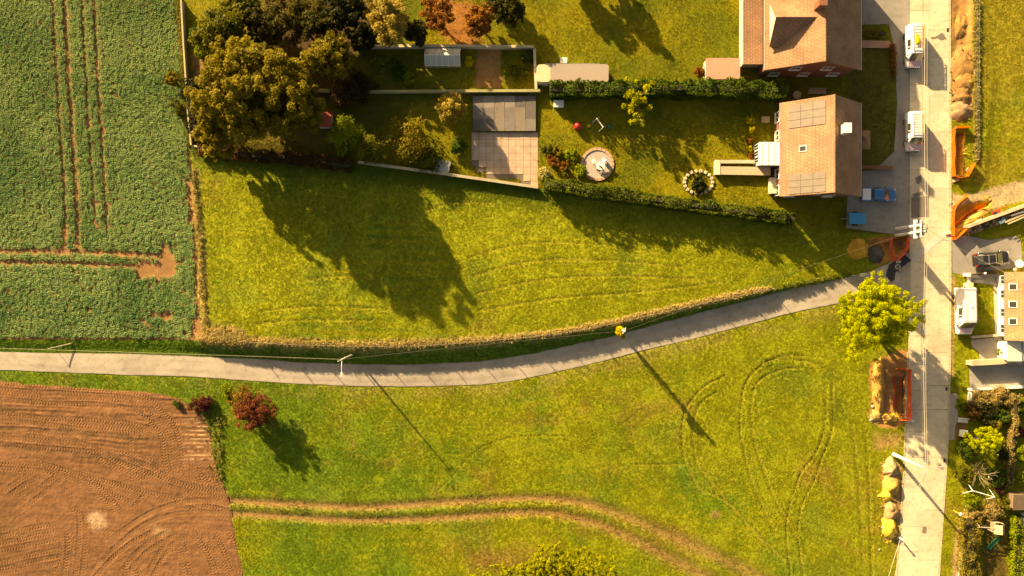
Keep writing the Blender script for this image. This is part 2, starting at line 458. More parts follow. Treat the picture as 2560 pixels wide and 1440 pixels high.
def colour(px, py):
    px = np.asarray(px, float); py = np.asarray(py, float)
    n1 = fbm(px, py, 330, 11); n2 = fbm(px, py, 90, 23); n3 = vn(px, py, 15, 29)
    north = py < np.interp(px, _lnx, _lny)
    dlane = np.interp(px, _lnx, _lny) - py
    stripe = np.sin((dlane * (1 - .12 * fbm(px, py, 400, 15)) + 16 * fbm(px, py, 120, 19)) * 2 * math.pi / 24) * sstep(.35, .6, fbm(px, py * 2, 150, 16))
    t = .55 * n1 + .37 * n2 + .08 * n3
    t = t + .24 * (px / 2560 - .5) + np.where(north, .09 + .085 * stripe, .03 * stripe)
    c = mixc(np.tile(G_GREEN, (len(px), 1)), G_YEL, sstep(.34, .62, t))
    dr = sstep(.56, .76, .6 * fbm(px, py, 170, 41) + .4 * fbm(px, py, 34, 43))
    c = mixc(c, G_BROWN, .5 * dr)
    dk = sstep(.58, .8, fbm(px, py, 120, 47))
    c = mixc(c, G_DEEP * 1.9, .35 * dk)
    # lush strip below the garden hedge
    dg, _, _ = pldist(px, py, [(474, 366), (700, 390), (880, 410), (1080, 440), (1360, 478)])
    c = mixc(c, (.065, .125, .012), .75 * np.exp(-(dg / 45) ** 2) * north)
    # the sunken verge north of the lane
    b, tt = bank(px, py)
    vm = north & (tt > 0) & (tt < 1) & (px < 2140)
    c = np.where(vm[:, None], mixc(c, (.095, .185, .016), np.full(len(px), .85)), c)
    # dry crest
    dc, ac, _ = pldist(px, py, CREST)
    w = np.interp(px, [490, 520, 1900, 1960], [0, 1, .9, 0]) * np.exp(-((dc - 3) / np.interp(px, [500, 1100, 1500, 1900], [12, 12, 6, 3])) ** 2)
    w = w * sstep(.25, .55, fbm(px, py * 2.2, 38, 61))
    c = mixc(c, G_DRY, .75 * w * north)
    c = mixc(c, G_DRY * .8, .9 * blob(px, py, 560, 835, 55, 22, .5, .4, 3))
    # yellowed verge south of the lane
    ds, as_, _ = pldist(px, py, LS)
    ys = np.interp(px, *np.array(LS).T)
    w = (py > ys) * np.interp(px, [480, 640, 1000, 2100], [.1, .55, .8, .7]) * np.exp(-((ds - 16) / 22) ** 2) * sstep(.3, .6, fbm(px, py, 60, 67))
    c = mixc(c, (.30, .25, .06), .8 * w)
    # crop edge path
    de, ae, _ = pldist(px, py, [(447, -110), (447, 0), (455, 100), (463, 230), (472, 350), (486, 470), (496, 620), (503, 760), (512, 860)])
    c = mixc(c, (.20, .22, .03), .9 * np.exp(-(de / 8) ** 2))
    c = mixc(c, G_DRY, .75 * np.exp(-((de - 9) / 8) ** 2) * (px > 480) * (py > 420) * (py < 860) * sstep(.35, .6, fbm(px, py, 30, 71)))
    # wheel marks
    for i, (pl, hw, dep, wt) in enumerate(TRACKS):
        a = np.array(pl); m = (px > a[:, 0].min() - 30) & (px < a[:, 0].max() + 30) & (py > a[:, 1].min() - 30) & (py < a[:, 1].max() + 30)
        if m.any():
            d, arc, _ = pldist(px[m], py[m], pl)
            if wt > .9: hw = hw * np.interp(px[m], [1350, 1700], [1, 1.7])
            k = np.exp(-(d / (hw * 1.05)) ** 2)
            if wt > .9:
                fade = np.interp(px[m], [560, 1350, 1600, 1900], [1, .95, .8, .7])
                c[m] = mixc(c[m], (.27, .155, .06), k * fade * (.75 + .5 * fbm(px[m], py[m], 12, 73)))
            else:
                c[m] = mixc(c[m], (.24, .215, .025), k * wt * 2.6)
    c = mixc(c, G_BROWN * np.array((1.05, 1.15, .8)), .62 * ((px > 2436) & (py < 470)) * sstep(.25, .6, n2))
    # garden lawns
    g = pgm(px, py, P_GARDEN, 3, 2)
    if (g > 0).any():
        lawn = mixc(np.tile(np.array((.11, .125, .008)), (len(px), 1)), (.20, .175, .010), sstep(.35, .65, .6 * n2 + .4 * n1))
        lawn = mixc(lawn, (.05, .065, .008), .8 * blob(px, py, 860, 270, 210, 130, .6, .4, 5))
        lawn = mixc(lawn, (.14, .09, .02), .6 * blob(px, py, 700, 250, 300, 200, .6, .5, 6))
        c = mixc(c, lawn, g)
    dens = np.ones(len(px))
    for i, (pg, k, soft, amp, dn) in enumerate(SOILS_AND_SHADE):
        a = np.array(pg); m = (px > a[:, 0].min() - 50) & (px < a[:, 0].max() + 50) & (py > a[:, 1].min() - 50) & (py < a[:, 1].max() + 50)
        if m.any():
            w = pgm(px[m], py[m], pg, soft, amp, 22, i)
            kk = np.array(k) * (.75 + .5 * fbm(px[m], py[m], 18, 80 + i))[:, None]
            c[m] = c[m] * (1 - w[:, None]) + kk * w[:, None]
            dens[m] *= 1 - w * (1 - dn)
    c = mixc(c, (.30, .19, .07), .8 * blob(px, py, 1788, 1286, 16, 12, .6, .4, 9))
    c = mixc(c, (.28, .16, .05), .6 * blob(px, py, 1260, 1400, 90, 45, .7, .5, 12))
    c = mixc(c, (.16, .085, .04), .9 * blob(px, py, 2400, 1075, 10, 40, .5, .3, 13))
    # bare ground where the wheel marks are deep
    d1, _, _ = pldist(px, py, TRACKS[0][0]); d2, _, _ = pldist(px, py, TRACKS[1][0])
    dens *= 1 - .85 * np.exp(-(np.minimum(d1, d2) / 9) ** 2) * np.interp(px, [560, 1350, 1700, 1900], [1, .9, .65, .6])
    c = c * (.93 + .14 * vn(px, py, 7, 91))[:, None]
    return c, dens

# ------------------------------------------------------------------ terrain sheets
def lattice(name, x0, x1, y0, y1, step, keep, colf, hf, mat, label=None):
    xs = np.arange(x0, x1 + .01, step); ys = np.arange(y0, y1 + .01, step)
    X, Y = np.meshgrid(xs, ys); nx = len(xs)
    cx = (X[:-1, :-1] + step / 2).ravel(); cy = (Y[:-1, :-1] + step / 2).ravel()
    k = keep(cx, cy)
    i = np.arange(len(ys) - 1)[:, None] * nx + np.arange(nx - 1)[None, :]
    i = i.ravel()[k]
    F = np.stack([i + nx, i + nx + 1, i + 1, i], 1)
    u, inv = np.unique(F, return_inverse=True)
    F = inv.reshape(F.shape)
    px = X.ravel()[u]; py = Y.ravel()[u]
    z = hf(px, py); kz = (1 - z / H) / S
    V = np.stack([(px - CX) * kz, (CY - py) * kz, z], 1)
    me = np_mesh(name, V, F, True, colf(px, py))
    o = obj(name, me, mat)
    return tag(o, kind='structure')
m_grass = Mattr('grass_ground', amp=.30, n1=9, bump=.6, bdist=.06)
m_soil = Mattr('soil_ground', amp=.28, n1=6, bump=.5, bdist=.04, rough=.95)
cf = lambda px, py: colour(px, py)[0]
XS = 2170
deep = lambda px, py, pg, d: (pdist(px, py, pg) < -d)
def k_meadow_n(px, py): return (px < XS) & (py < np.interp(px, *np.array(LN).T) + 12) & ~inpoly(px, py, P_GARDEN) & ~inpoly(px, py, P_CROP)
def k_meadow_s(px, py): return (px < XS) & (py > np.interp(px, *np.array(LS).T) - 12) & ~deep(px, py, P_PLOUGH, 16)
def k_garden(px, py): return (px < XS) & inpoly(px, py, P_GARDEN)
def k_crop(px, py): return inpoly(px, py, P_CROP)
def plough_drop(px, py):
    return hz(px, py) - .14 * (1 - sstep(-12, -2, pdist(px, py, P_PLOUGH)))
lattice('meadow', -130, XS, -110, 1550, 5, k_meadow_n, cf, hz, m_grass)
lattice('meadow', -130, XS, -110, 1550, 5, k_meadow_s, cf, plough_drop, m_grass)
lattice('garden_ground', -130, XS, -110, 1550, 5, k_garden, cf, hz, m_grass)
lattice('roadside_ground', XS, 2690, -110, 1550, 2.5, lambda x, y: ~deep(x, y, P_ROAD, 8), cf, hz, m_grass)

# crop field soil, with wheel lines
TRAM = [([(130, -110), (133, 0), (140, 130), (148, 270), (155, 380), (163, 480), (165, 622)], 4.2),
        ([(158, -110), (162, 0), (170, 150), (178, 280), (187, 400), (193, 480), (196, 622)], 6.0),
        ([(201, -110), (205, 0), (212, 130), (222, 290), (233, 450), (240, 560)], 3.8),
        ([(231, -110), (236, 0), (243, 150), (252, 290), (262, 450), (270, 590)], 4.2),
        ([(-130, 624), (0, 627), (170, 628), (280, 632), (400, 640)], 6.5),
        ([(-130, 654), (0, 655), (170, 657), (345, 664)], 6.0)]
BARE = [[(341, 655), (440, 652), (442, 690), (345, 695)], [(404, 610), (434, 632), (440, 690), (395, 655)], [(374, 770), (392, 780), (432, 780), (432, 795), (400, 798), (375, 790)],
        [(150, 560), (172, 560), (172, 625), (150, 625)], [(466, 445), (474, 440), (486, 480), (494, 640), (500, 760), (510, 860), (470, 860), (482, 800), (494, 780), (486, 690), (488, 640), (480, 560), (470, 500)]]
def crop_bare(px, py):
    w = np.zeros(len(px))
    for pl, hw in TRAM:
        d, _, _ = pldist(px + 2.5 * (vn(px, py, 9, 4) - .5), py + 3 * (vn(px, py, 9, 6) - .5), pl)
        w = np.maximum(w, 1 - sstep(hw - 1.5, hw + 1.5, d))
    for i, pg in enumerate(BARE):
        w = np.maximum(w, pgm(px, py, pg, 3, 7, 16, i) * (.55 if i == 3 else 1))
    hole = sstep(.80, .86, vn(px, py * 1.3, 11, 93)) * np.interp(py, [0, 300, 560, 850], [.0, .25, .7, 1]) * np.interp(px, [0, 500], [.7, 1])
    edge = pdist(px + 7 * (vn(px, py, 16, 12) - .5), py + 9 * (vn(px, py, 16, 13) - .5), P_CROP)
    w = np.maximum(w, hole)
    w = np.maximum(w, sstep(-9, -3, edge))
    return w
def crop_col(px, py):
    c = np.tile(np.array((.27, .145, .062)), (len(px), 1)) * (.75 + .5 * fbm(px, py, 22, 21))[:, None]
    return c
def crop_h(px, py):
    return hz(px, py) + .03 * np.sin(py * 1.3) - .05 * crop_bare(px, py)
lattice('crop_field_soil', -130, 515, -110, 860, 5, k_crop, crop_col, crop_h, m_soil)

# ploughed field with tyre prints
Z = lambda *p: catmull([(x / 2.667, 900 + y / 2.667) for x, y in p], 5)
PTR = [Z((-330, 1500), (0, 1420), (300, 1370), (480, 1330)), Z((-330, 1420), (0, 1350), (250, 1290), (450, 1260)), Z((-330, 1330), (0, 1270), (250, 1220), (430, 1180)), Z((-330, 1230), (0, 1180), (200, 1120), (420, 1090)),
       Z((0, 950), (150, 840), (300, 760)), Z((60, 1010), (300, 830), (440, 720)), Z((480, 720), (620, 850), (780, 1020)), Z((560, 740), (700, 880), (840, 1040)), Z((870, 1010), (960, 900), (1010, 820)),
       Z((-330, 130), (0, 155), (400, 180), (800, 205), (950, 235), (1050, 310), (1150, 420), (1200, 560), (1220, 700), (1190, 790)),
       Z((-330, 230), (0, 262), (350, 290), (700, 300), (900, 340), (1020, 430), (1080, 520), (1100, 680), (1140, 800)),
       Z((-330, 330), (0, 350), (300, 390), (600, 400), (900, 430), (1050, 480)), Z((-330, 380), (0, 410), (300, 430), (600, 470), (1000, 500)),
       Z((-330, 440), (0, 460), (300, 480), (600, 580), (850, 700), (1200, 820), (1500, 880), (1700, 940)), Z((-330, 540), (0, 560), (350, 590), (650, 620), (950, 690), (1150, 800), (1350, 860), (1600, 900)),
       Z((-330, 650), (0, 680), (300, 700), (520, 760), (900, 860), (1200, 930), (1500, 1000), (1700, 1040)),
       Z((1230, 640), (1235, 760), (1200, 800)), Z((1320, 660), (1340, 760), (1370, 850)), Z((1420, 700), (1440, 800), (1470, 880)),
       Z((1210, 1160), (1240, 1300), (1280, 1480)), Z((1300, 1150), (1390, 1300), (1440, 1480)), Z((1420, 1120), (1500, 1290), (1560, 1480)), Z((1500, 1100), (1580, 1260), (1630, 1480)),
       Z((1200, 1180), (1100, 1300), (1000, 1480)), Z((1170, 1120), (950, 1250), (750, 1480)), Z((1060, 1120), (820, 1260), (600, 1480)), Z((860, 1300), (840, 1380), (830, 1480)), Z((440, 1100), (450, 1250), (420, 1480)), Z((520, 980), (530, 1150), (500, 1480)),
       Z((740, 1200), (900, 1080), (1050, 1000), (1250, 945), (1450, 945), (1700, 1030)), Z((760, 1260), (930, 1120), (1100, 1045), (1300, 1018), (1600, 1022))]
PH = {}
def plough_field(px, py):
    z = .05 * (fbm(px, py * 2.0, 40, 2) - .5) + .06 * (fbm(px, py, 7, 4) - .5) + (.024 * sstep(.3, .6, fbm(px, py, 70, 44)) * np.sin((py - .05 * px + 9 * vn(px, py, 80, 7)) * 2 * math.pi / 11.0) + .022 * np.sin((py - .07 * px + 6 * vn(px, py, 50, 9)) * 2 * math.pi / 24.0)) * (.25 + .75 * sstep(1230, 1080, py))
    cc = np.zeros(len(px))
    rr = random.Random(8); tr = []; wts = []
    for k in range(34):
        x0 = rr.uniform(-60, 520); y0 = rr.uniform(980, 1460); th = rr.choice([.1, .15, .6, -.6, .9, -.35, 1.3, 1.8]) + rr.uniform(-.15, .15); L = rr.uniform(90, 260); cv = rr.uniform(-.5, .5)
        tr.append(catmull([(x0 + L * f * math.cos(th + cv * f), y0 + L * f * math.sin(th + cv * f)) for f in (0, .25, .5, .75, 1)], 3)); wts.append(rr.uniform(.45, .9))
    base = []
    for i, pl in enumerate(PTR):
        smo = i >= len(PTR) - 2
        if not smo:
            a = np.array(pl); nrm = np.gradient(a, axis=0); nrm = np.stack([-nrm[:, 1], nrm[:, 0]], 1); nrm /= np.maximum(np.linalg.norm(nrm, axis=1, keepdims=True), 1e-6)
            tr.append([tuple(p) for p in a + nrm * (15 if i % 2 else -16)]); wts.append(.75)
        base.append((pl, 1.0))
    for pl, w in base: tr.append(pl); wts.append(w)
    for i, pl in enumerate(tr):
        a = np.array(pl); hw = 6.5
        m = (px > a[:, 0].min() - 12) & (px < a[:, 0].max() + 12) & (py > a[:, 1].min() - 12) & (py < a[:, 1].max() + 12)
        if not m.any(): continue
        d, arc, sd = pldist(px[m], py[m], pl)
        smooth = i >= len(tr) - 2
        ch = ((arc + np.abs(sd) * .9) / 7.2) % 1.0
        pat = np.where(np.abs(sd) < .8, 0, np.where(ch < .5, .04, -.02)) if not smooth else 0.01 * np.sin(arc)
        k = 1 - sstep(hw - 1.2, hw + .6, d)
        fadeo = .45 + .55 * sstep(.3, .6, fbm(px[m], py[m], 45, 200 + i))
        aend = np.minimum(sstep(0, 40, arc), sstep(0, 40, arc.max() - arc)) if arc.max() > 90 else sstep(0, 25, arc) * sstep(0, 25, arc.max() - arc)
        k = k * fadeo * (.25 + .75 * aend) * wts[i]
        z[m] = z[m] * (1 - k) + k * (-.035 + pat) + .010 * wts[i] * aend * np.exp(-((d - hw - 2) / 1.8) ** 2)
        cc[m] = np.maximum(cc[m], k * .5)
    return z, cc
def plough_all(px, py):
    key = len(px)
    if key not in PH:
        z, cc = plough_field(px, py)
        e = pdist(px, py, P_PLOUGH)
        z = z + .07 - .10 * sstep(-8, 6, e)
        c = np.tile(np.array((.182, .088, .042)), (len(px), 1)) * (.55 + .45 * fbm(px, py * 1.6, 130, 12) + .45 * fbm(px, py * 2.5, 34, 14))[:, None]
        c = mixc(c, (.215, .109, .05), cc * (.4 + 1.2 * vn(px, py, 26, 6)))
        for pl, w in (([(-130, 1012), (0, 1020), (150, 1035), (340, 1046)], 6), ([(-130, 1062), (0, 1070), (150, 1076), (390, 1100)], 7), ([(-130, 1108), (20, 1115), (170, 1132), (340, 1155), (390, 1162)], 8), ([(-130, 1430), (60, 1410), (180, 1380)], 4)):
            d, _, _ = pldist(px, py, pl)
            c = mixc(c, (.10, .058, .028), .8 * np.exp(-(d / w) ** 2) * sstep(.35, .6, fbm(px, py, 16, 33)))
        c = mixc(c, (.45, .31, .19), .75 * blob(px, py, 242, 1300, 26, 26, .8, .7, 4)); c = mixc(c, (.36, .22, .12), .6 * blob(px, py, 400, 1330, 26, 16, .8, .7, 5))
        st = (px > 450) & (py > 1045) & (py < 1150)
        c = np.where(st[:, None], mixc(c, (.42, .28, .15), .8 * sstep(.1, .6, np.sin(py * .62)) * sstep(440, 490, px) * sstep(.3, .5, vn(px, py, 8, 3))), c)
        PH[key] = (z, c)
    return PH[key]
o = lattice('ploughed_field', -130, 640, 940, 1550, 1.7, lambda x, y: inpoly(x + 13 * (fbm(x, y, 30, 5) - .5) + 5 * (vn(x, y, 7, 6) - .5), y + 10 * (fbm(x, y, 30, 7) - .5) + 5 * (vn(x, y, 7, 8) - .5), P_PLOUGH), lambda x, y: plough_all(x, y)[1], lambda x, y: plough_all(x, y)[0], m_soil)

# the land beyond the frame, out to the horizon
def ring():
    mb = MB(); a = at(-125, 1545); b = at(2685, -105); R = 2500
    xs = [-R, a.x, b.x, R]; ys = [-R, a.y, b.y, R]
    for i in range(3):
        for j in range(3):
            if i == 1 and j == 1: continue
            mb.add([(xs[i], ys[j], -.06), (xs[i + 1], ys[j], -.06), (xs[i + 1], ys[j + 1], -.06), (xs[i], ys[j + 1], -.06)], [(0, 1, 2, 3)])
    return mb
tag(ring().build('ground', M('far_grass', (.19, .195, .018), .9, .5, .05, .3, 3.0)), kind='structure')

# ------------------------------------------------------------------ paved surfaces
def Mslab(name, c, var=.16):
    if name in MATS: return MATS[name]
    m, nt, b, o = _nt(name)
    n1 = noise_node(nt, .35, 4); n2 = noise_node(nt, 9, 5); n3 = noise_node(nt, 1.6, 6)
    oi = nt.nodes.new('ShaderNodeObjectInfo')
    s = mixrgb(nt, 'MIX', ramp(nt, n1.outputs[0], .3, .7), tuple(x * .86 for x in c), tuple(x * 1.1 for x in c))
    s = mixrgb(nt, 'MULTIPLY', .6, s, ramp(nt, n2.outputs[0], .25, .75, (.8, .8, .8), (1.12, 1.12, 1.12)))
    s = mixrgb(nt, 'MULTIPLY', .8, s, ramp(nt, n3.outputs[0], .28, .5, (.78, .74, .68), (1, 1, 1)))
    s = mixrgb(nt, 'MULTIPLY', 1.0, s, ramp(nt, oi.outputs['Random'], 0, 1, (1 - var, 1 - var, 1 - var), (1.05, 1.05, 1.05)))
    vo = nt.nodes.new('ShaderNodeTexVoronoi'); vo.feature = 'DISTANCE_TO_EDGE'; vo.inputs['Scale'].default_value = .22
    tc = nt.nodes.new('ShaderNodeTexCoord'); n4 = noise_node(nt, .9, 4); wob = mixrgb(nt, 'LINEAR_LIGHT', .5, tc.outputs['Object'], n4.outputs['Color']); nt.links.new(wob, vo.inputs['Vector'])
    n5 = noise_node(nt, .16, 2)
    crack = mixrgb(nt, 'MIX', ramp(nt, n5.outputs[0], .5, .56), (1, 1, 1), ramp(nt, vo.outputs[0], .003, .011, (.80, .77, .74), (1, 1, 1)))
    s = mixrgb(nt, 'MULTIPLY', 1.0, s, crack)
    n6 = noise_node(nt, .55, 3); s = mixrgb(nt, 'MULTIPLY', 1.0, s, ramp(nt, n6.outputs[0], .62, .75, (1, 1, 1), (.80, .77, .74)))
    nt.links.new(s, b.inputs['Base Color']); b.inputs['Roughness'].default_value = .85; setp(b, 'Specular IOR Level', .25)
    bp = nt.nodes.new('ShaderNodeBump'); bp.inputs['Strength'].default_value = .25; bp.inputs['Distance'].default_value = .02
    nt.links.new(n2.outputs[0], bp.inputs['Height']); nt.links.new(bp.outputs[0], b.inputs['Normal'])
    MATS[name] = m
    return m
m_lane = Mslab('lane_asphalt', (.375, .325, .265), 0)
m_conc = Mslab('road_concrete', (.63, .525, .365), .12)
m_tar = M('joint_tar', (.17, .135, .10), .9, .3)
m_kerb = M('kerb_concrete', (.56, .47, .31), .85, .3, 1.5, .2)
m_grey = Mslab('yard_asphalt', (.27, .245, .215), 0)
m_dark = M('dark_asphalt', (.045, .042, .045), .8, .3, 2, .3, 20)
m_patch = M('tar_patch', (.21, .175, .14), .85, .35, 1.2, .2, 14)
m_pale = M('pale_cement', (.58, .52, .43), .85, .15, 1.2)

def sheet(name, poly, z, mat, parent=None, thick=.1, kind=None, world=True):
    pts = [at(x, y, z) for x, y in poly]
    mb = MB().prism([(p.x, p.y) for p in pts], z - thick, z)
    o = mb.build(name, mat, parent)
    if kind: tag(o, kind=kind)
    return o
def strip(name, A, B, z, mat):
    A = catmull(A, 4); B = catmull(B, 4); mb = MB(); n = len(A)
    va = [at(*p, z) for p in A]; vb = [at(*p, z) for p in B]
    va = [Vector((p.x, p.y, z)) for p in va]
    mb.add(va + vb, [(i + n, i + n + 1, i + 1, i) for i in range(n - 1)])
    dn = Vector((0, 0, -.14))
    mb.add([p + dn for p in va] + va, [(i, i + n, i + n + 1, i + 1)[::-1] for i in range(n - 1)])
    mb.add([p + dn for p in vb] + vb, [(i, i + n, i + n + 1, i + 1) for i in range(n - 1)])
    return mb.build(name, mat)
def lane_mesh():
    A = np.array(catmull(LN, 14)); B = np.array(catmull(LS, 14)); n = len(A); k = 13; z = .03
    T = np.linspace(0, 1, k); ar = np.arange(n)
    A = A + np.stack([0 * ar, 1.6 * (vn(ar, 0 * ar, 1.7, 1) - .5) + 1.5 * (vn(ar, 0 * ar, 6, 2) - .5)], 1); B = B + np.stack([0 * ar, 1.2 * (vn(ar, 0 * ar, 1.7, 3) - .5) + 1.4 * (vn(ar, 0 * ar, 6, 4) - .5)], 1)
    Q = A[:, None, :] * (1 - T)[None, :, None] + B[:, None, :] * T[None, :, None]
    kz = (1 - z / H) / S
    V = np.stack([(Q[..., 0] - CX) * kz, (CY - Q[..., 1]) * kz, np.full(Q.shape[:2], z) + .03 * (1 - (2 * T - 1) ** 2)], -1).reshape(-1, 3)
    F = [(i * k + j, (i * k + j + k), (i * k + j + k + 1), i * k + j + 1) for i in range(n - 1) for j in range(k - 1)]
    F = [f[::-1] for f in F]
    wear = 1 - .10 * np.exp(-((T - .27) / .09) ** 2) - .10 * np.exp(-((T - .73) / .09) ** 2) - .14 * (T < .05) - .14 * (T > .95)
    c = (wear[None, :] * (.9 + .2 * vn(ar, 0 * ar, 9, 5))[:, None] * (.94 + .12 * vn(Q[..., 0], Q[..., 1] * 4, 40, 6))).reshape(-1)
    me = np_mesh('lane', V, np.array(F), True, np.repeat(c[:, None], 3, 1)); o = obj('lane', me, m_lane)
    nt = m_lane.node_tree; b = [x for x in nt.nodes if x.type == 'BSDF_PRINCIPLED'][0]; old = b.inputs['Base Color'].links[0].from_socket
    at_ = nt.nodes.new('ShaderNodeAttribute'); at_.attribute_name = 'col'
    nt.links.new(mixrgb(nt, 'MULTIPLY', 1.0, old, at_.outputs['Color']), b.inputs['Base Color'])
    return tag(o, kind='structure')
lane_mesh()

road = strip('road', RL, RR, -.02, m_tar); tag(road, kind='structure')
_rlx = np.array(RL)[:, 0]; _rly = np.array(RL)[:, 1]; _rrx = np.array(RR)[:, 0]; _rry = np.array(RR)[:, 1]
def rx(t, y): return float(lerp(np.interp(y, _rly, _rlx), np.interp(y, _rry, _rrx), t))
JL = [-110, -40, 26, 88, 150, 211, 270, 327, 391, 424, 465, 530, 595, 655, 718, 780, 840, 912, 975, 1024, 1080, 1143, 1197, 1255, 1317, 1380, 1442, 1540]
JR = [-110, -48, 8, 76, 144, 218, 280, 330, 391, 424, 472, 535, 600, 660, 722, 800, 882, 964, 1024, 1085, 1143, 1205, 1275, 1340, 1400, 1460, 1540]
rnd = random.Random(4)
for (t0, t1), J in (((0, .49), JL), ((.49, 1), JR)):
    for y0, y1 in zip(J[:-1], J[1:]):
        g = .26; zt = .028 + rnd.uniform(-.004, .004)
        q = [(rx(t0, y0) + g, y0 + g), (rx(t1, y0) - g, y0 + g + rnd.uniform(-1, 1)), (rx(t1, y1) - g, y1 - g + rnd.uniform(-.6, .6)), (rx(t0, y1) + g, y1 - g)]
        p = [at(x, y, zt) for x, y in q]
        MB().prism([(v.x, v.y) for v in p], -.05, zt).build('slab', m_conc, road)
for y0, y1 in [(y, y + 19.2) for y in np.arange(-108, 1530, 20)]:
    zt = .055
    q = [(rx(1, y0) + .5, y0), (rx(1, y0) + 5, y0), (rx(1, y1) + 5, y1), (rx(1, y1) + .5, y1)]
    MB().prism([(v.x, v.y) for v in (at(x, y, zt) for x, y in q)], -.1, zt + rnd.uniform(-.004, .006)).build('kerb_stone', m_kerb, road)
for y0, y1 in [(y, y + 19.2) for y in np.arange(880, 1520, 20)]:
    if 1150 < y0 < 1165: continue
    zt = .055
    q = [(rx(0, y0) - 3.4, y0), (rx(0, y0) - .4, y0), (rx(0, y1) - .4, y1), (rx(0, y1) - 3.4, y1)]
    MB().prism([(v.x, v.y) for v in (at(x, y, zt) for x, y in q)], -.1, zt).build('kerb_stone', m_kerb, road)
def organic(poly, n=5, amp=2.0, seed=0):
    r = random.Random(seed); out = []
    for (x0, y0), (x1, y1) in zip(poly, poly[1:] + poly[:1]):
        for k in range(n):
            t = k / n
            out.append((lerp(x0, x1, t) + r.uniform(-amp, amp), lerp(y0, y1, t) + r.uniform(-amp, amp)))
    return out
zp = [.036]
def patch(poly, mat, amp=1.5, seed=1):
    zp[0] += .0012
    p = [at(x, y, zp[0]) for x, y in organic(poly, 4, amp, seed)]
    MB().prism([(v.x, v.y) for v in p], zp[0] - .004, zp[0]).build('road_patch', mat, road)
patch([(2326, 94), (2342, 91), (2350, 84), (2358, 82), (2364, 92), (2366, 98), (2352, 101), (2345, 96), (2330, 98)], m_patch, 1.2, 1)
patch([(2278, 492), (2322, 490), (2322, 543), (2278, 545)], m_patch, .8, 2)
patch([(2288, 444), (2302, 438), (2304, 452), (2296, 462), (2290, 455)], m_patch, 1.5, 3)
patch([(2280, 486), (2306, 478), (2310, 488), (2284, 492)], m_patch, 1.2, 4)
patch([(2290, 552), (2304, 548), (2308, 560), (2284, 562)], m_patch, 1.6, 5)
patch([(2316, 632), (2360, 594), (2372, 588), (2372, 562), (2356, 574), (2322, 604), (2282, 640), (2276, 662)], m_pale, 1.2, 6)
patch([(2306, 1318), (2318, 1316), (2316, 1334), (2307, 1334)], m_patch, 1.5, 7)
patch([(2332, 600), (2350, 585), (2345, 600)], m_pale, 1, 8)
for x, y in ((2369.5, 75), (2366.5, 972), (2361, 1151)):
    mb = MB(); c = at(x, y, .045); mb.box(c, (.26, .46, .02)); mb.build('drain_grate', M('cast_iron', (.05, .035, .03), .7, .3), road)
p = [at(x, y, .034) for x, y in organic([(2222, 662), (2248, 645), (2262, 636), (2279, 651), (2262, 663), (2250, 672), (2240, 680), (2236, 700), (2228, 705), (2214, 690)], 4, .9, 9)]
tag(MB().prism([(v.x, v.y) for v in p], .0, .068).build('asphalt_patch', m_dark), kind='structure')

tag(sheet('pavement', P_WALK, .03, m_grey), kind='structure')
tag(sheet('driveway', P_DRIVE, .03, m_grey), kind='structure')
tag(sheet('yard', P_YARD, .03, Mslab('yard_concrete', (.33, .30, .255), 0)), kind='structure')
tag(sheet('parking_pad', P_PAD, .03, Mslab('pad_asphalt', (.36, .31, .265), 0)), kind='structure')
tag(sheet('courtyard', P_COURT, .03, Mslab('court_concrete', (.34, .31, .27), 0)), kind='structure')
tag(sheet('front_path', P_FRONT, .035, Mslab('path_concrete', (.40, .36, .30), 0)), kind='structure')
# garden terrace of separate flags
tz = .48
terr = sheet('terrace', P_PATIO, tz - .03, m_tar, None, .5); tag(terr, kind='structure')
m_flag = M('terrace_flag', (.56, .43, .31), .9, .5, 1.3, .2, 12, c2=(.33, .22, .15))
for i in range(9):
    for j in range(8):
        x0, y0 = 1179 + i * 18.5, 331 + j * 17.4
        cxy = np.array([x0 + 9]); cyy = np.array([y0 + 8.5])
        if pdist(cxy, cyy, P_PATIO)[0] < -7:
            q = [at(x, y, tz) for x, y in ((x0, y0), (x0 + 17.8, y0), (x0 + 17.8, y0 + 16.8), (x0, y0 + 16.8))]
            MB().prism([(v.x, v.y) for v in q], tz - .035, tz + rnd.uniform(-.006, .006)).build('paving_flag', m_flag, terr)

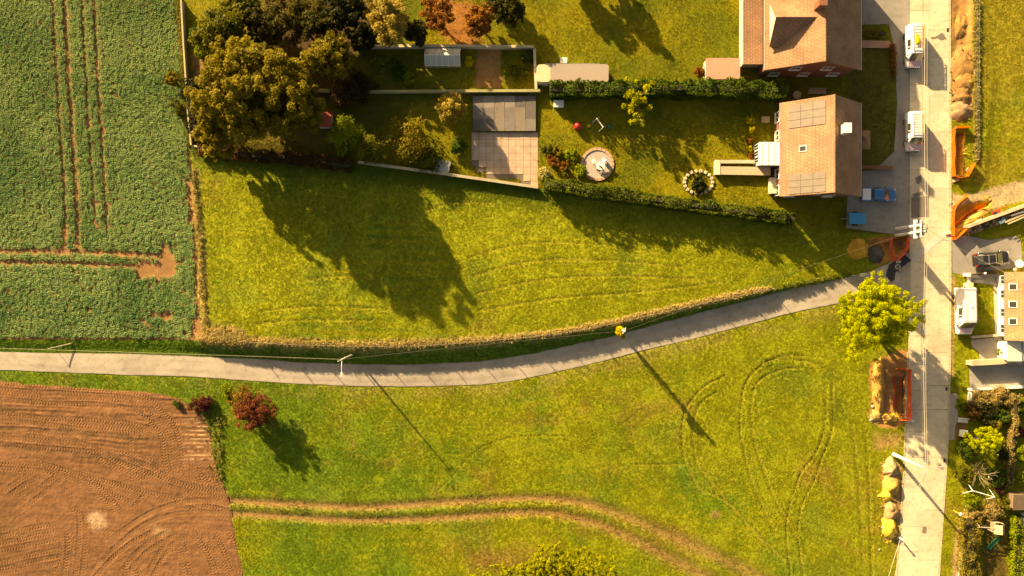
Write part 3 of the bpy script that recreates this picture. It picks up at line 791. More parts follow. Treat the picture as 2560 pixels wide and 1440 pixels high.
# ------------------------------------------------------------------ grass, crop and other ground cover (stuff)
HID = bpy.data.collections.new('cover_sources')
def src_mesh(name, V, F, mat):
    me = bpy.data.meshes.new(name); me.from_pydata(V, [], F); me.update(); me.materials.append(mat)
    return me
def scatter(name, label, P, scl, rot, col, sources, idx, cat):
    c = bpy.data.collections.new(name + '_kinds')
    for i, me in enumerate(sources):
        c.objects.link(bpy.data.objects.new('%s_kind_%s' % (name, 'abcdef'[i]), me))
    me = bpy.data.meshes.new(name); n = len(P)
    me.vertices.add(n); me.vertices.foreach_set('co', np.ascontiguousarray(P, np.float32).ravel())
    a = me.attributes.new('col', 'FLOAT_COLOR', 'POINT'); c4 = np.ones((n, 4), np.float32); c4[:, :3] = col; a.data.foreach_set('color', c4.ravel())
    a = me.attributes.new('scl', 'FLOAT', 'POINT'); a.data.foreach_set('value', np.ascontiguousarray(scl, np.float32))
    a = me.attributes.new('rot', 'FLOAT_VECTOR', 'POINT'); a.data.foreach_set('vector', np.ascontiguousarray(rot, np.float32).ravel())
    a = me.attributes.new('kind_no', 'INT', 'POINT'); a.data.foreach_set('value', np.ascontiguousarray(idx, np.int32))
    me.update()
    o = bpy.data.objects.new(name, me); COL.objects.link(o)
    ng = bpy.data.node_groups.new(name, 'GeometryNodeTree')
    ng.interface.new_socket('Geometry', in_out='INPUT', socket_type='NodeSocketGeometry'); ng.interface.new_socket('Geometry', in_out='OUTPUT', socket_type='NodeSocketGeometry')
    N = ng.nodes; L = ng.links
    gi = N.new('NodeGroupInput'); go = N.new('NodeGroupOutput'); ip = N.new('GeometryNodeInstanceOnPoints'); ci = N.new('GeometryNodeCollectionInfo')
    ci.inputs['Collection'].default_value = c; ci.inputs['Separate Children'].default_value = True; ci.inputs['Reset Children'].default_value = True
    def na(nm, t):
        k = N.new('GeometryNodeInputNamedAttribute'); k.data_type = t; k.inputs['Name'].default_value = nm
        return k.outputs['Attribute']
    L.new(gi.outputs[0], ip.inputs['Points']); L.new(ci.outputs[0], ip.inputs['Instance']); ip.inputs['Pick Instance'].default_value = True
    L.new(na('kind_no', 'INT'), ip.inputs['Instance Index']); L.new(na('rot', 'FLOAT_VECTOR'), ip.inputs['Rotation']); L.new(na('scl', 'FLOAT'), ip.inputs['Scale'])
    L.new(ip.outputs[0], go.inputs[0])
    md = o.modifiers.new('scatter', 'NODES'); md.node_group = ng
    return tag(o, label, cat, None, 'stuff')
m_blade = Mattr('grass_blade', True, .8, amp=0, bump=0, trans=.35)
m_crop = Mattr('crop_leaf', True, .55, amp=0, bump=0, trans=.3)
def tuft(seed, nb=9, r0=.05, r1=.15, h=.13, w=.035):
    r = random.Random(seed); V = []; F = []
    for k in range(nb):
        a = 2 * math.pi * k / nb + r.uniform(-.4, .4); d = Vector((math.cos(a), math.sin(a), 0)); t = Vector((-d.y, d.x, 0))
        b = d * r.uniform(0, r0); hh = h * r.uniform(.5, 1.2); rr = r.uniform(.4, 1) * r1
        m = b + d * rr * .45 + Vector((0, 0, hh)); e = b + d * rr + Vector((0, 0, hh * r.uniform(.5, 1.0)))
        o = len(V); V += [b - t * w * .5, b + t * w * .5, m + t * w * .5, m - t * w * .5, e]
        F += [(o, o + 1, o + 2, o + 3), (o + 3, o + 2, o + 4)]
    return V, F
tufts = [src_mesh('grass_tuft', *tuft(i, 9, .06, .12, .034, .05), m_blade) for i in range(4)]
RNG = np.random.default_rng(7)
def in_any(px, py, polys, d=0):
    r = np.zeros(len(px), bool)
    for pg in polys:
        a = np.array(pg); m = (px > a[:, 0].min() - 6) & (px < a[:, 0].max() + 6) & (py > a[:, 1].min() - 6) & (py < a[:, 1].max() + 6)
        if m.any(): r[m] |= pdist(px[m], py[m], pg) < d
    return r
GRASS_N = 500000
px = RNG.uniform(-125, 2685, GRASS_N); py = RNG.uniform(-105, 1545, GRASS_N)
ok = ~inpoly(px, py, P_CROP) & ~inpoly(px, py, P_PLOUGH)
px = px[ok]; py = py[ok]
ok = ~in_any(px, py, PAVED, .5)
px = px[ok]; py = py[ok]
c, dens = colour(px, py)
ok = RNG.random(len(px)) < dens
px = px[ok]; py = py[ok]; c = c[ok]
z = hz(px, py)
big = .65 + .75 * fbm(px, py, 40, 301)
b_, tt = bank(px, py)
lush = (tt > .05) & (tt < 1) & (px < 2130)
big = np.where(lush, big * 1.1, big)
dgd, _, _ = pldist(px, py, [(474, 366), (700, 390), (880, 410), (1080, 440), (1360, 478)])
big = big * (1 + .9 * np.exp(-(dgd / 30) ** 2))
big *= np.where(inpoly(px, py, P_GARDEN), .8, 1)
n = len(px)
c = c * RNG.uniform(.88, 1.15, n)[:, None]
kz = (1 - z / H) / S
P = np.stack([(px - CX) * kz, (CY - py) * kz, z - .015], 1)
rot = np.stack([RNG.uniform(-.2, .2, n), RNG.uniform(-.2, .2, n), RNG.uniform(0, 6.28, n)], 1)
scatter('grass', 'short mown meadow grass covering the fields and verges', P, big * RNG.uniform(.7, 1.3, n), rot, c, tufts, RNG.integers(0, 4, n), 'grass')
# tall dry grass along the bank above the lane, and along the crop edge
tall = [src_mesh('tall_tuft', *tuft(20 + i, 12, .08, .24, .36, .035), m_blade) for i in range(3)]
def along(pl, n, spread, seed):
    r = np.random.default_rng(seed); a = np.array(pl, float); sl = np.hypot(*np.diff(a, axis=0).T); cum = np.concatenate([[0], np.cumsum(sl)])
    s = r.uniform(0, cum[-1], n); x = np.interp(s, cum, a[:, 0]); y = np.interp(s, cum, a[:, 1])
    return x + r.normal(0, spread, n), y + r.normal(0, spread, n)
x1, y1 = along([(x, y - 6) for x, y in CREST if 500 <= x <= 1930], 4200, 3.0, 1)
x2, y2 = along([(x, y - 10) for x, y in CREST if 540 <= x <= 1250], 450, 5, 2)
x3, y3 = along([(484, 420), (494, 520), (502, 640), (509, 760), (516, 850)], 380, 4.5, 3)
x4, y4 = along([(528, 838), (600, 848)], 700, 10, 4)
x5, y5 = along([(449, 0), (458, 130), (466, 260), (474, 360)], 900, 4, 5)
x6, y6 = along([(500, 1010), (540, 1050), (545, 1120), (560, 1200)], 200, 13, 6)
x7, y7 = along([(2442, 0), (2440, 150), (2441, 300), (2440, 400)], 900, 3, 7)
x8, y8 = along([(1960, 718), (2040, 704), (2130, 688)], 500, 3, 8)
px = np.concatenate([x1, x2, x3, x4, x5, x6, x7, x8]); py = np.concatenate([y1, y2, y3, y4, y5, y6, y7, y8]); n = len(px)
gcol = np.concatenate([np.full(len(x1), .95), np.full(len(x2), .7), np.full(len(x3), .75), np.full(len(x4), .9), np.full(len(x5), .15), np.full(len(x6), .35), np.full(len(x7), .5), np.full(len(x8), .1)])
ok = py < np.interp(px, _lnx, _lny) - 8
ok |= (px < 560) & (py > 960) | (px > 2400)
gcol = np.clip(gcol + .5 * (fbm(px, py, 30, 5) - .5), 0, 1)
c = mixc(np.tile(np.array((.15, .19, .02)), (n, 1)), (.56, .43, .17), gcol) * RNG.uniform(.7, 1.3, n)[:, None]
px, py, c = px[ok], py[ok], c[ok]; n = len(px)
z = hz(px, py); kz = (1 - z / H) / S
P = np.stack([(px - CX) * kz, (CY - py) * kz, z - .02], 1)
rot = np.stack([RNG.normal(0, .3, n), RNG.normal(0, .3, n), RNG.uniform(0, 6.28, n)], 1)
scatter('tall_grass', 'tall dry straw coloured grass along the bank and field edges', P, RNG.uniform(.6, 1.3, n), rot, c, tall, RNG.integers(0, 3, n), 'grass')
# leafy crop
def plant(seed):
    r = random.Random(seed); V = []; F = []
    for k in range(10):
        a = 2.4 * k + r.uniform(-.3, .3); d = Vector((math.cos(a), math.sin(a), 0)); t = Vector((-d.y, d.x, 0))
        l0 = r.uniform(.02, .06); l = r.uniform(.10, .17); w = r.uniform(.05, .075); h = r.uniform(.12, .26)
        b = d * l0 + Vector((0, 0, h)); m = d * (l0 + l * .5) + Vector((0, 0, h + .035)); e = d * (l0 + l) + Vector((0, 0, h - .03))
        o = len(V); V += [b, m + t * w - Vector((0, 0, .02)), e, m - t * w - Vector((0, 0, .02)), m]
        F += [(o, o + 4, o + 1), (o + 4, o + 2, o + 1), (o, o + 3, o + 4), (o + 4, o + 3, o + 2)]
    o = len(V); V += [(-.01, 0, 0), (.01, 0, 0), (.01, 0, .2), (-.01, 0, .2)]; F += [(o, o + 1, o + 2, o + 3)]
    return V, F
plants = [src_mesh('crop_plant', *plant(i), m_crop) for i in range(5)]
gx, gy = np.meshgrid(np.arange(-125, 512, 4.8), np.arange(-105, 852, 5.0))
px = gx.ravel() + RNG.normal(0, 1.1, gx.size); py = gy.ravel() + RNG.normal(0, 1.1, gx.size)
ok = inpoly(px, py, P_CROP); px = px[ok]; py = py[ok]
wb = crop_bare(px, py)
ok = (RNG.random(len(px)) > wb * 1.05) & (RNG.random(len(px)) > .05)
px = px[ok]; py = py[ok]; n = len(px)
z = crop_h(px, py); kz = (1 - z / H) / S
P = np.stack([(px - CX) * kz, (CY - py) * kz, z - .02], 1)
tn = .95 * fbm(px, py, 110, 400) - .15 + .45 * RNG.random(n)
c = mixc(np.tile(np.array((.095, .20, .055)), (n, 1)), (.25, .36, .12), sstep(.25, .8, tn))
c = mixc(c, (.24, .30, .08), .3 * np.interp(py, [0, 500], [1, 0]))
rot = np.stack([RNG.normal(0, .15, n), RNG.normal(0, .15, n), RNG.uniform(0, 6.28, n)], 1)
scatter('crop_plants', 'dense low green crop of leafy plants filling the field', P, RNG.uniform(.85, 1.4, n), rot, c, plants, RNG.integers(0, 5, n), 'crop')

# ------------------------------------------------------------------ trees, shrubs, hedges
def Mleaf():
    return Mattr('leaf', False, .6, amp=0, bump=0, trans=.48)
m_leaf = Mleaf()
m_bark = M('bark', (.16, .115, .075), .9, .4, 6, .5, 18)
m_twig = M('pale_twig', (.30, .23, .14), .9, .3, 6)
def unit(v): return v / np.maximum(np.linalg.norm(v, axis=1, keepdims=True), 1e-6)
def leaves(name, P, N, size, col, mat, parent, rng, asp=.62):
    n = len(P); N = unit(N)
    u = unit(np.cross(N, rng.normal(size=(n, 3)))); v = np.cross(N, u)
    s = size[:, None]
    V = np.empty((n, 4, 3)); V[:, 0] = P + u * s; V[:, 1] = P + v * s * asp; V[:, 2] = P - u * s; V[:, 3] = P - v * s * asp
    V[:, 0] -= N * s * .25; V[:, 2] -= N * s * .25
    me = np_mesh(name, V.reshape(-1, 3), np.arange(n * 4).reshape(n, 4), False, np.repeat(col, 4, 0))
    return obj(name, me, mat, parent)
def pick(pal, t):
    pal = np.array(pal, float); x = np.clip(t, 0, .999) * (len(pal) - 1); i = x.astype(int); f = (x - i)[:, None]
    return pal[i] * (1 - f) + pal[i + 1] * f
def tree(name, label, cat, px, py, rpx, h, pal, K=90, nl=70, ls=.16, seed=1, depth=.42, trunk=.22, group=None, rc=(.16, .28), lobes=.25, upright=0.0, bark=None, ry=None, flat=1.0, z=None):
    rng = np.random.default_rng(seed)
    R = rpx / S; RY = (ry or rpx) / S; rz = h * depth
    z0 = gz(px, py) if z is None else z
    zc = z0 + h - rz
    b = at(px, py, zc); base = Vector((b.x, b.y, z0))
    t = thing(name, label, cat, base, 0, group)
    d = unit(rng.normal(size=(K * 2, 3))); d = d[d[:, 2] > -.75][:K]; k = len(d)
    th = np.arctan2(d[:, 1], d[:, 0]); ph = rng.uniform(0, 6.28, 3)
    lob = 1 + lobes * (.6 * np.sin(2 * th + ph[0]) + .5 * np.sin(3 * th + ph[1]) + .4 * np.sin(5 * th + ph[2]))
    rr = rng.random(k) ** .42 * lob
    C = np.stack([d[:, 0] * R * rr * .86, d[:, 1] * RY * rr * .86, (h - rz) + d[:, 2] * rz * np.minimum(rr, 1) * .85 * flat], 1)
    C[:, 2] = np.maximum(C[:, 2], .12 * h)
    rad = rng.uniform(rc[0], rc[1], k) * min(R, RY) * (1.15 - .35 * rr)
    rad = np.clip(rad, .12, 1.5)
    cnt = np.maximum(8, (nl * (rad / rad.mean()) ** 2).astype(int))
    ci = np.repeat(np.arange(k), cnt); n = len(ci)
    e = unit(rng.normal(size=(n, 3)) + np.array((0, 0, .35)))
    P = C[ci] + e * (rad[ci] * rng.random(n) ** .35)[:, None] * np.array((1, 1, .8 + upright))
    P[:, 2] = np.maximum(P[:, 2], .03)
    N = e * .7 + np.array((0, 0, .55)) + rng.normal(size=(n, 3)) * .55
    tone = .30 + .4 * rng.random(k)[ci] + .36 * (rng.random(n) - .5)
    leaves('crown' if trunk else 'foliage', P, N, ls * rng.uniform(.6, 1.3, n), pick(pal, tone), m_leaf, t, rng)
    mb = MB()
    tr = trunk or .05
    top = Vector((0, 0, h * .72))
    mb.tube([(0, 0, -.1), (.03 * h * rng.normal() * .3, .02 * h * rng.normal() * .3, h * .35), tuple(top)], [tr, tr * .75, tr * .25], 8)
    nlimb = min(k, 14 if trunk else 7)
    for j in rng.choice(k, nlimb, replace=False):
        s0 = Vector((0, 0, h * rng.uniform(.1, .6))); e0 = Vector(C[j]); mid = s0.lerp(e0, .5) + Vector((0, 0, -.08 * h * rng.random()))
        mb.tube([s0, mid, e0], [tr * .45, tr * .28, tr * .1], 5)
    mb.build('trunk' if trunk else 'stem', bark or m_bark, t)
    return t
def shrub(name, label, px, py, rpx, h, pal, seed=1, K=28, nl=60, ls=.11, group=None, cat='shrub', **kw):
    return tree(name, label, cat, px, py, rpx, h, pal, K, nl, ls, seed, depth=.55, trunk=0, group=group, rc=(.25, .42), lobes=.15, **kw)
def hedge(name, label, pts, w, h, pal, seed=1, dens=70, ls=.12, cat='hedge', rough=.3, z=None):
    rng = np.random.default_rng(seed)
    g = [gz(*p) if z is None else z for p in pts]
    W = [at(x, y, zz + h) for (x, y), zz in zip(pts, g)]
    base = Vector((W[0].x, W[0].y, g[0]))
    t = thing(name, label, cat, base)
    Q = [Vector((p.x, p.y, zz)) for p, zz in zip(W, g)]
    segl = [(b - a).length for a, b in zip(Q, Q[1:])]; cum = np.concatenate([[0], np.cumsum(segl)]); Lt = cum[-1]
    n = int(Lt * (w + 2 * h) * dens * 1.35)
    s = rng.uniform(0, Lt, n); A = np.array([tuple(q) for q in Q])
    C = np.stack([np.interp(s, cum, A[:, k]) for k in range(3)], 1)
    i = np.clip(np.searchsorted(cum, s) - 1, 0, len(segl) - 1)
    T = np.array([tuple((b - a).normalized()) for a, b in zip(Q, Q[1:])])[i]
    Nn = np.stack([-T[:, 1], T[:, 0], np.zeros(n)], 1)
    # position round the section: left side, top, right side
    q = rng.uniform(0, w + 2 * h, n)
    lump = 1 + rough * 2 * (vn(s * 10, q * 10, 12, seed) - .5) + rough * (vn(s * 10, q * 10, 5, seed + 1) - .5)
    u = np.where(q < h, -w / 2, np.where(q < h + w, q - h - w / 2, w / 2)); v = np.where(q < h, q, np.where(q < h + w, h, w + 2 * h - q))
    rc = .8 + .2 * np.cos(np.clip(np.abs(u) / (w / 2), 0, 1) * 1.2)
    P = C + Nn * (u * lump)[:, None]; P[:, 2] += v * lump * np.where((q > h) & (q < h + w), rc, 1)
    endf = np.minimum(s, Lt - s); P[:, 2] -= 0
    P += rng.normal(0, .05, (n, 3))
    dirs = Nn * (np.sign(u) * ((q < h) | (q > h + w)))[:, None] + np.array((0, 0, 1.0)) * np.where((q > h) & (q < h + w), 1, .35)[:, None]
    N = dirs + rng.normal(size=(n, 3)) * .55
    tone = .5 + .5 * (vn(s * 10, q * 10, 9, seed + 3) - .5) + .4 * (rng.random(n) - .5)
    leaves('foliage', P - np.array(tuple(base)), N, ls * rng.uniform(.6, 1.3, n), pick(pal, tone), m_leaf, t, rng)
    mb = MB()  # solid core added inside so the hedge throws a dense shadow
    for a, b in zip(Q, Q[1:]):
        d = (b - a).normalized(); nn = Vector((-d.y, d.x, 0)) * (w * .2)
        up = Vector((0, 0, h * .84)); dn = Vector((0, 0, -.15))
        mb.add([a - nn + dn, b - nn + dn, b + nn + dn, a + nn + dn, a - nn + up, b - nn + up, b + nn + up, a + nn + up], [(3, 2, 1, 0), (4, 5, 6, 7), (0, 1, 5, 4), (1, 2, 6, 5), (2, 3, 7, 6), (3, 0, 4, 7)])
    mb.build('shadow_core', M('hedge_core', (.05, .045, .02), .95, .4), t, world=True)
    return t

LIME = [(.25, .30, .014), (.41, .44, .018), (.56, .56, .03)]
MUST = [(.115, .095, .010), (.24, .19, .014), (.37, .29, .03)]
OLIV = [(.06, .075, .008), (.15, .15, .012), (.27, .23, .02)]
GREEN = [(.03, .06, .008), (.075, .125, .012), (.16, .20, .02)]
BRITE = [(.12, .17, .010), (.24, .29, .015), (.36, .38, .02)]
RUST = [(.15, .06, .012), (.30, .12, .02), (.42, .20, .03)]
RED = [(.09, .018, .014), (.25, .045, .03), (.36, .09, .05)]
DKRED = [(.06, .015, .015), (.13, .03, .025), (.2, .07, .03)]
STRAW = [(.24, .16, .05), (.42, .31, .10), (.55, .43, .17)]
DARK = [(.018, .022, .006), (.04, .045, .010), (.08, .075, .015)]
BROWN = [(.06, .035, .012), (.13, .07, .02), (.22, .12, .03)]
YEL = [(.38, .32, .01), (.62, .52, .01), (.72, .62, .03)]

# the big lime-yellow tree at the junction, made of three leading boughs
tree('lime_tree', 'large bright yellow-green tree where the lane meets the concrete road', 'tree', 2192, 788, 104, 9.5, LIME, 520, 120, .088, 11, .40, .26, rc=(.055, .12), lobes=.30, ry=116)
# bush at the bottom with upright shoots
tree('spiky_tree', 'yellow-green bushy tree with upright shoots beside the farm track', 'tree', 1375, 1458, 190, 5.2, [(.17, .19, .012), (.33, .335, .016), (.48, .46, .03)], 700, 85, .095, 12, .42, .16, rc=(.028, .06), lobes=.25, ry=118, upright=.9, bark=m_twig)
# autumn bush and its neighbour
tree('autumn_bush', 'red autumn bush with russet top standing alone below the lane', 'shrub', 634, 1030, 54, 4.2, [(.10, .034, .014), (.23, .07, .03), (.32, .13, .045)], 150, 70, .09, 13, .45, .1, rc=(.10, .2), ry=58)
shrub('autumn_bush', 'rusty olive bush leaning against the red autumn bush', 612, 1000, 42, 3.2, [(.10, .07, .012), (.22, .13, .02), (.34, .20, .03)], 14, 34, 60, .12)
shrub('bramble', 'dark purple-brown bramble patch at the corner of the ploughed field', 502, 1010, 34, 1.3, DKRED, 15, 40, 60, .10, ry=24)
shrub('bramble', 'small green weed clump growing on the ploughed field corner', 440, 1012, 14, .7, GREEN, 16, 12, 40, .08)
shrub('shrub', 'bright green shrub on the verge above the autumn bush', 568, 978, 20, 1.0, BRITE, 17, 16, 60, .09)
tree('hedge_tree', 'mustard-leaved small tree on the edge of the crop field', 'tree', 432, 200, 22, 3.2, MUST, 40, 60, .12, 19, .5, .09)
shrub('shrub', 'olive shrub in the narrow strip beside the crop field', 446, 268, 18, 1.6, OLIV, 20, 22, 50, .10, ry=34)
# the enclosed gardens
tree('broadleaf_tree', 'huge mustard-coloured tree towering over the garden corner', 'tree', 638, 232, 152, 15.4, MUST, 520, 150, .16, 21, .49, .42, rc=(.07, .14), lobes=.22, ry=140)
tree('broadleaf_tree', 'brown-mustard tree added to widen the shadow on the lower side of the huge one', 'tree', 548, 318, 72, 9.5, MUST, 150, 110, .15, 121, .48, .22, rc=(.1, .2))  # extra tree that fills the left edge of the meadow shadow
tree('broadleaf_tree', 'olive-mustard tree added to widen the shadow on the road side of the huge one', 'tree', 745, 265, 62, 11.5, [(.09, .08, .010), (.20, .16, .014), (.32, .25, .03)], 150, 110, .15, 122, .48, .24, rc=(.1, .2))  # extra tree that fills the right edge of the same shadow
tree('broadleaf_tree', 'olive green tree in the garden above the huge mustard tree', 'tree', 556, 78, 78, 8.0, OLIV, 110, 90, .18, 22, .4, .22)
tree('broadleaf_tree', 'mustard tree beside the end of the pale garden wall', 'tree', 822, 140, 62, 8.5, MUST, 90, 90, .18, 23, .4, .2)
tree('broadleaf_tree', 'pale yellow tree above the pale garden wall', 'tree', 968, 46, 62, 8.5, [(.2, .14, .02), (.38, .28, .05), (.52, .42, .12)], 90, 90, .18, 24, .4, .2)
tree('copper_tree', 'rust-brown tree shading the soil above the greenhouse', 'tree', 1096, 40, 50, 5.0, RUST, 60, 80, .16, 25, .4, .14)
tree('copper_tree', 'rust-orange tree to the right of the rust-brown one', 'tree', 1196, 48, 46, 4.6, RUST, 55, 80, .16, 26, .4, .14)
tree('broadleaf_tree', 'added shade-coloured tree in the shadowed garden top', 'tree', 735, 40, 80, 7.0, [(.05, .045, .010), (.11, .09, .014), (.19, .14, .02)], 90, 80, .18, 27, .4, .2)  # leaf colour darkened to stand for the shade lying here
tree('broadleaf_tree', 'added shade-coloured tree between mustard and pale yellow tree', 'tree', 868, 20, 60, 7.0, DARK, 70, 80, .18, 28, .4, .2)  # dark leaves carry the garden-top shade as colour
for i, (x, y, r, hh) in enumerate([(900, 215, 48, 3.6), (858, 235, 40, 3.2)]):
    shrub('shrub', ['blackish-green shrub at the left end of the low plot wall', 'brown shrub between the red-roofed hut and the plot wall'][i], x, y, r, hh, BROWN if i else DARK, 30 + i, 30, 60, .14, 'shaded shrubs')
OLD = [(.03, .032, .007), (.07, .066, .010), (.13, .11, .015)]  # leaf tones darkened to stand for shade over the garden top
for i, (x, y, r, hh, pal, lab) in enumerate([(655, 60, 58, 7.5, OLD, 'added shade-coloured tree between the olive green and dark brown trees'), (802, 62, 56, 7.5, OLD, 'added shade-coloured tree behind the mustard tree by the wall end'), (905, 92, 42, 6.0, DARK, 'added shade-coloured tree beside the end of the pale plot wall'), (600, 0, 54, 7.0, OLIV, 'olive tree at the top corner of the garden'),
                                             (1266, 20, 50, 5.5, OLD, 'shade-coloured tree to the right of the rust-orange one'), (1035, 78, 38, 4.2, OLD, 'dark shrubby tree below the pale yellow tree')]):
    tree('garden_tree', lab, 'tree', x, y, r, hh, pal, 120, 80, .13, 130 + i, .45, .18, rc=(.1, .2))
for i, (x, y) in enumerate([(1425, -78), (1512, -72), (1190, -80)]):
    tree('lawn_tree', ['small tree whose shadow falls on the lawn above the mobile home', 'small tree whose shadow falls on the lawn above the pink-roofed hut', 'small tree beyond the lawn behind the rust-orange tree'][i], 'tree', x, y, 40, 5.6, OLIV, 90, 70, .13, 140 + i, .46, .16, 'trees beyond the upper lawn')
shrub('shrub', 'light green shrub below the small red-roofed hut', 862, 335, 48, 4.2, BRITE, 32, 46, 60, .13)
shrub('shrub', 'olive shrub against the low boundary wall', 930, 370, 46, 4.4, OLIV, 33, 40, 60, .13)
shrub('shrub', 'mustard shrub in the garden below the fenced plot', 1020, 345, 60, 4.0, MUST, 34, 50, 60, .14)
shrub('conifer', 'tall pale gold conifer beside the grey shed', 1128, 268, 36, 5.0, [(.24, .17, .02), (.42, .31, .05), (.55, .44, .1)], 35, 60, 70, .14, cat='tree', ry=46)
shrub('shrub', 'green-gold shrub to the left of the flagged terrace', 1075, 395, 40, 2.0, OLIV, 36, 36, 60, .13)
shrub('shrub', 'dark green shrub between terrace and gold conifer', 1145, 365, 24, 1.6, GREEN, 37, 22, 60, .12)
tree('sapling', 'sparse yellow-green young tree above the lawn toys', 'tree', 1592, 250, 52, 6.0, [(.20, .21, .012), (.36, .35, .014), (.5, .46, .02)], 34, 45, .15, 38, .45, .1, rc=(.12, .22), lobes=.4, ry=62, bark=m_twig)
for i, (x, y, r, pal, lab) in enumerate([(1368, 372, 17, OLIV, 'olive cushion shrub by the terrace corner'), (1392, 380, 15, MUST, 'mustard cushion shrub in the shrub bed'), (1380, 402, 17, RUST, 'rust-orange cushion shrub in the shrub bed'),
                                         (1408, 412, 15, RUST, 'small orange cushion shrub in the shrub bed'), (1428, 385, 19, BRITE, 'lime cushion shrub at the right of the shrub bed'), (1362, 432, 18, [(.3, .26, .08), (.5, .45, .16), (.62, .56, .26)], 'pale cream-leaved shrub by the terrace post'),
                                         (1414, 428, 14, MUST, 'golden cushion shrub near the boundary hedge'), (1452, 428, 20, BRITE, 'lime green cushion shrub beside the round seat area')]):
    shrub('cushion_shrub', lab, x, y, r, 1.1, pal, 40 + i, 18, 60, .10)
shrub('shrub', 'round dark shrub inside the stone ring', 1748, 462, 20, 1.3, DARK, 50, 24, 70, .11)
for i, (x, y, r, pal, lab) in enumerate([(1876, 300, 13, YEL, 'bright yellow shrub at the corner of the house terrace'), (1878, 325, 11, YEL, 'bright yellow shrub second along the house terrace'), (1874, 352, 10, RUST, 'rust shrub between yellow ones along the house terrace'), (1876, 372, 10, YEL, 'yellow shrub beside the terrace trough'), (1876, 390, 9, RUST, 'rust shrub at the terrace trough end')]):
    shrub('terrace_shrub', lab, x, y, r, .9, pal, 55 + i, 14, 50, .09)
shrub('shrub', 'orange shrub behind the pink-roofed hut', 1748, 180, 15, 1.4, RUST, 61, 16, 60, .1)
hedge('hedge', 'long clipped green hedge between the two gardens', [(1375, 220), (1550, 218), (1750, 216), (1965, 222)], 1.6, 3.0, GREEN, 62, 60, .13)
hedge('hedge', 'high green boundary hedge between garden and meadow', [(1362, 456), (1500, 480), (1640, 497), (1800, 520), (1990, 545)], 1.3, 3.2, [(.035, .06, .008), (.10, .135, .014), (.21, .22, .03)], 63, 60, .13, z=.35)
hedge('bramble_hedge', 'low dark bramble hedge along the top of the meadow', [(492, 374), (600, 384), (720, 396), (880, 414)], 1.3, 1.0, BROWN, 64, 60, .13, 'hedge', .4)
hedge('hedge', 'dark evergreen hedge beside the crop field', [(472, 195), (476, 260), (484, 335)], 1.2, 2.6, DARK, 65, 60, .13)
hedge('front_hedge', 'rust-red low hedge edging the front lawn', [(2232, 110), (2238, 190)], .5, .6, RUST, 66, 90, .09)
hedge('flower_bed', 'mixed orange and green planting beside the front drive', [(2135, 80), (2215, 82)], .9, .5, MUST, 67, 70, .1, 'flower bed', .4)
for i, (x, y, r, hh, pal, lab) in enumerate([(492, 90, 26, 2.0, GREEN, 'green shrub on the garden edge near the crop field'), (500, 130, 18, 1.2, BRITE, 'light green shrub beside the bare garden soil'), (505, 250, 22, 1.8, DARK, 'dark shrub under the huge mustard tree'),
                                             (950, 160, 22, .8, BRITE, 'leafy green vegetable clump by the fenced plot corner'), (990, 175, 26, .9, GREEN, 'dark green vegetable clump left of the greenhouse'), (1020, 195, 20, .8, BRITE, 'light green vegetable row below the greenhouse'), (1172, 155, 14, 1.2, YEL, 'yellow-green clump beside the greenhouse'),
                                             (1300, 180, 26, .9, OLIV, 'olive bean rows at the end of the fenced plot'), (1320, 145, 18, .9, GREEN, 'green shrub in the corner of the pale wall')]):
    shrub('garden_shrub', lab, x, y, r, hh, pal, 70 + i, 22, 55, .11)
# right-hand gardens
tree('lime_tree', 'small bright lime tree in the overgrown front garden', 'tree', 2462, 1102, 44, 5.2, LIME, 150, 95, .08, 81, .42, .12, rc=(.09, .18))
for i, (x, y, r, hh, pal, lab) in enumerate([(2445, 998, 30, 1.5, STRAW, 'straw-coloured dry shrub against the white yard wall'), (2490, 990, 30, 1.7, STRAW, 'tall straw-coloured grass clump by the white yard wall'), (2522, 1000, 22, 1.5, STRAW, 'dry straw clump beside the overgrown hedge'),
                                             (2430, 1030, 24, 1.5, BROWN, 'brown twiggy shrub behind the parking pad'), (2470, 1035, 30, 1.6, DARK, 'dark brown shrub in the middle of the overgrown garden'), (2510, 1045, 24, 1.6, GREEN, 'green shrub beside the dry hedge'),
                                             (2490, 1060, 16, 1.4, MUST, 'mustard shrub between dark shrub and lime tree'), (2420, 1120, 30, 1.8, GREEN, 'dark green shrub on the road side of the lime tree'), (2505, 1130, 24, 1.5, DARK, 'dark shrub behind the lime tree'),
                                             (2410, 1180, 30, 1.6, OLIV, 'olive shrub by the bare tree'), (2490, 1190, 28, 1.7, GREEN, 'green shrub behind the round white table'), (2402, 1010, 14, 1.0, BRITE, 'light green shrub beside the parking pad'),
                                             (2500, 1220, 16, 1.4, DKRED, 'dark red shrub next to the white swing frame'), (2547, 1080, 14, 1.3, DKRED, 'dark red shrub beyond the dry hedge'), (2425, 1255, 28, 1.5, BRITE, 'yellow-green shrub below the white swing frame'),
                                             (2480, 1270, 32, 1.9, STRAW, 'feathery straw-coloured ornamental grass beside the shed'), (2428, 1285, 26, 1.7, STRAW, 'dry straw shrub at the end of the long hedge'), (2515, 1255, 20, 1.4, OLIV, 'olive shrub beside the dark shed'),
                                             (2552, 1130, 22, 1.6, BRITE, 'bright green shrub at the far garden edge'), (2552, 1020, 20, 1.6, GREEN, 'green shrub at the corner of the far garden'), (2555, 1190, 22, 1.5, BRITE, 'bright green shrub above the dark shed'), (2508, 880, 13, 1.5, BRITE, 'bright green shrub in the courtyard corner')]):
    shrub('overgrown_shrub', lab, x, y, r, hh, pal, 90 + i, 24, 60, .11, 'shrubs of the overgrown garden')
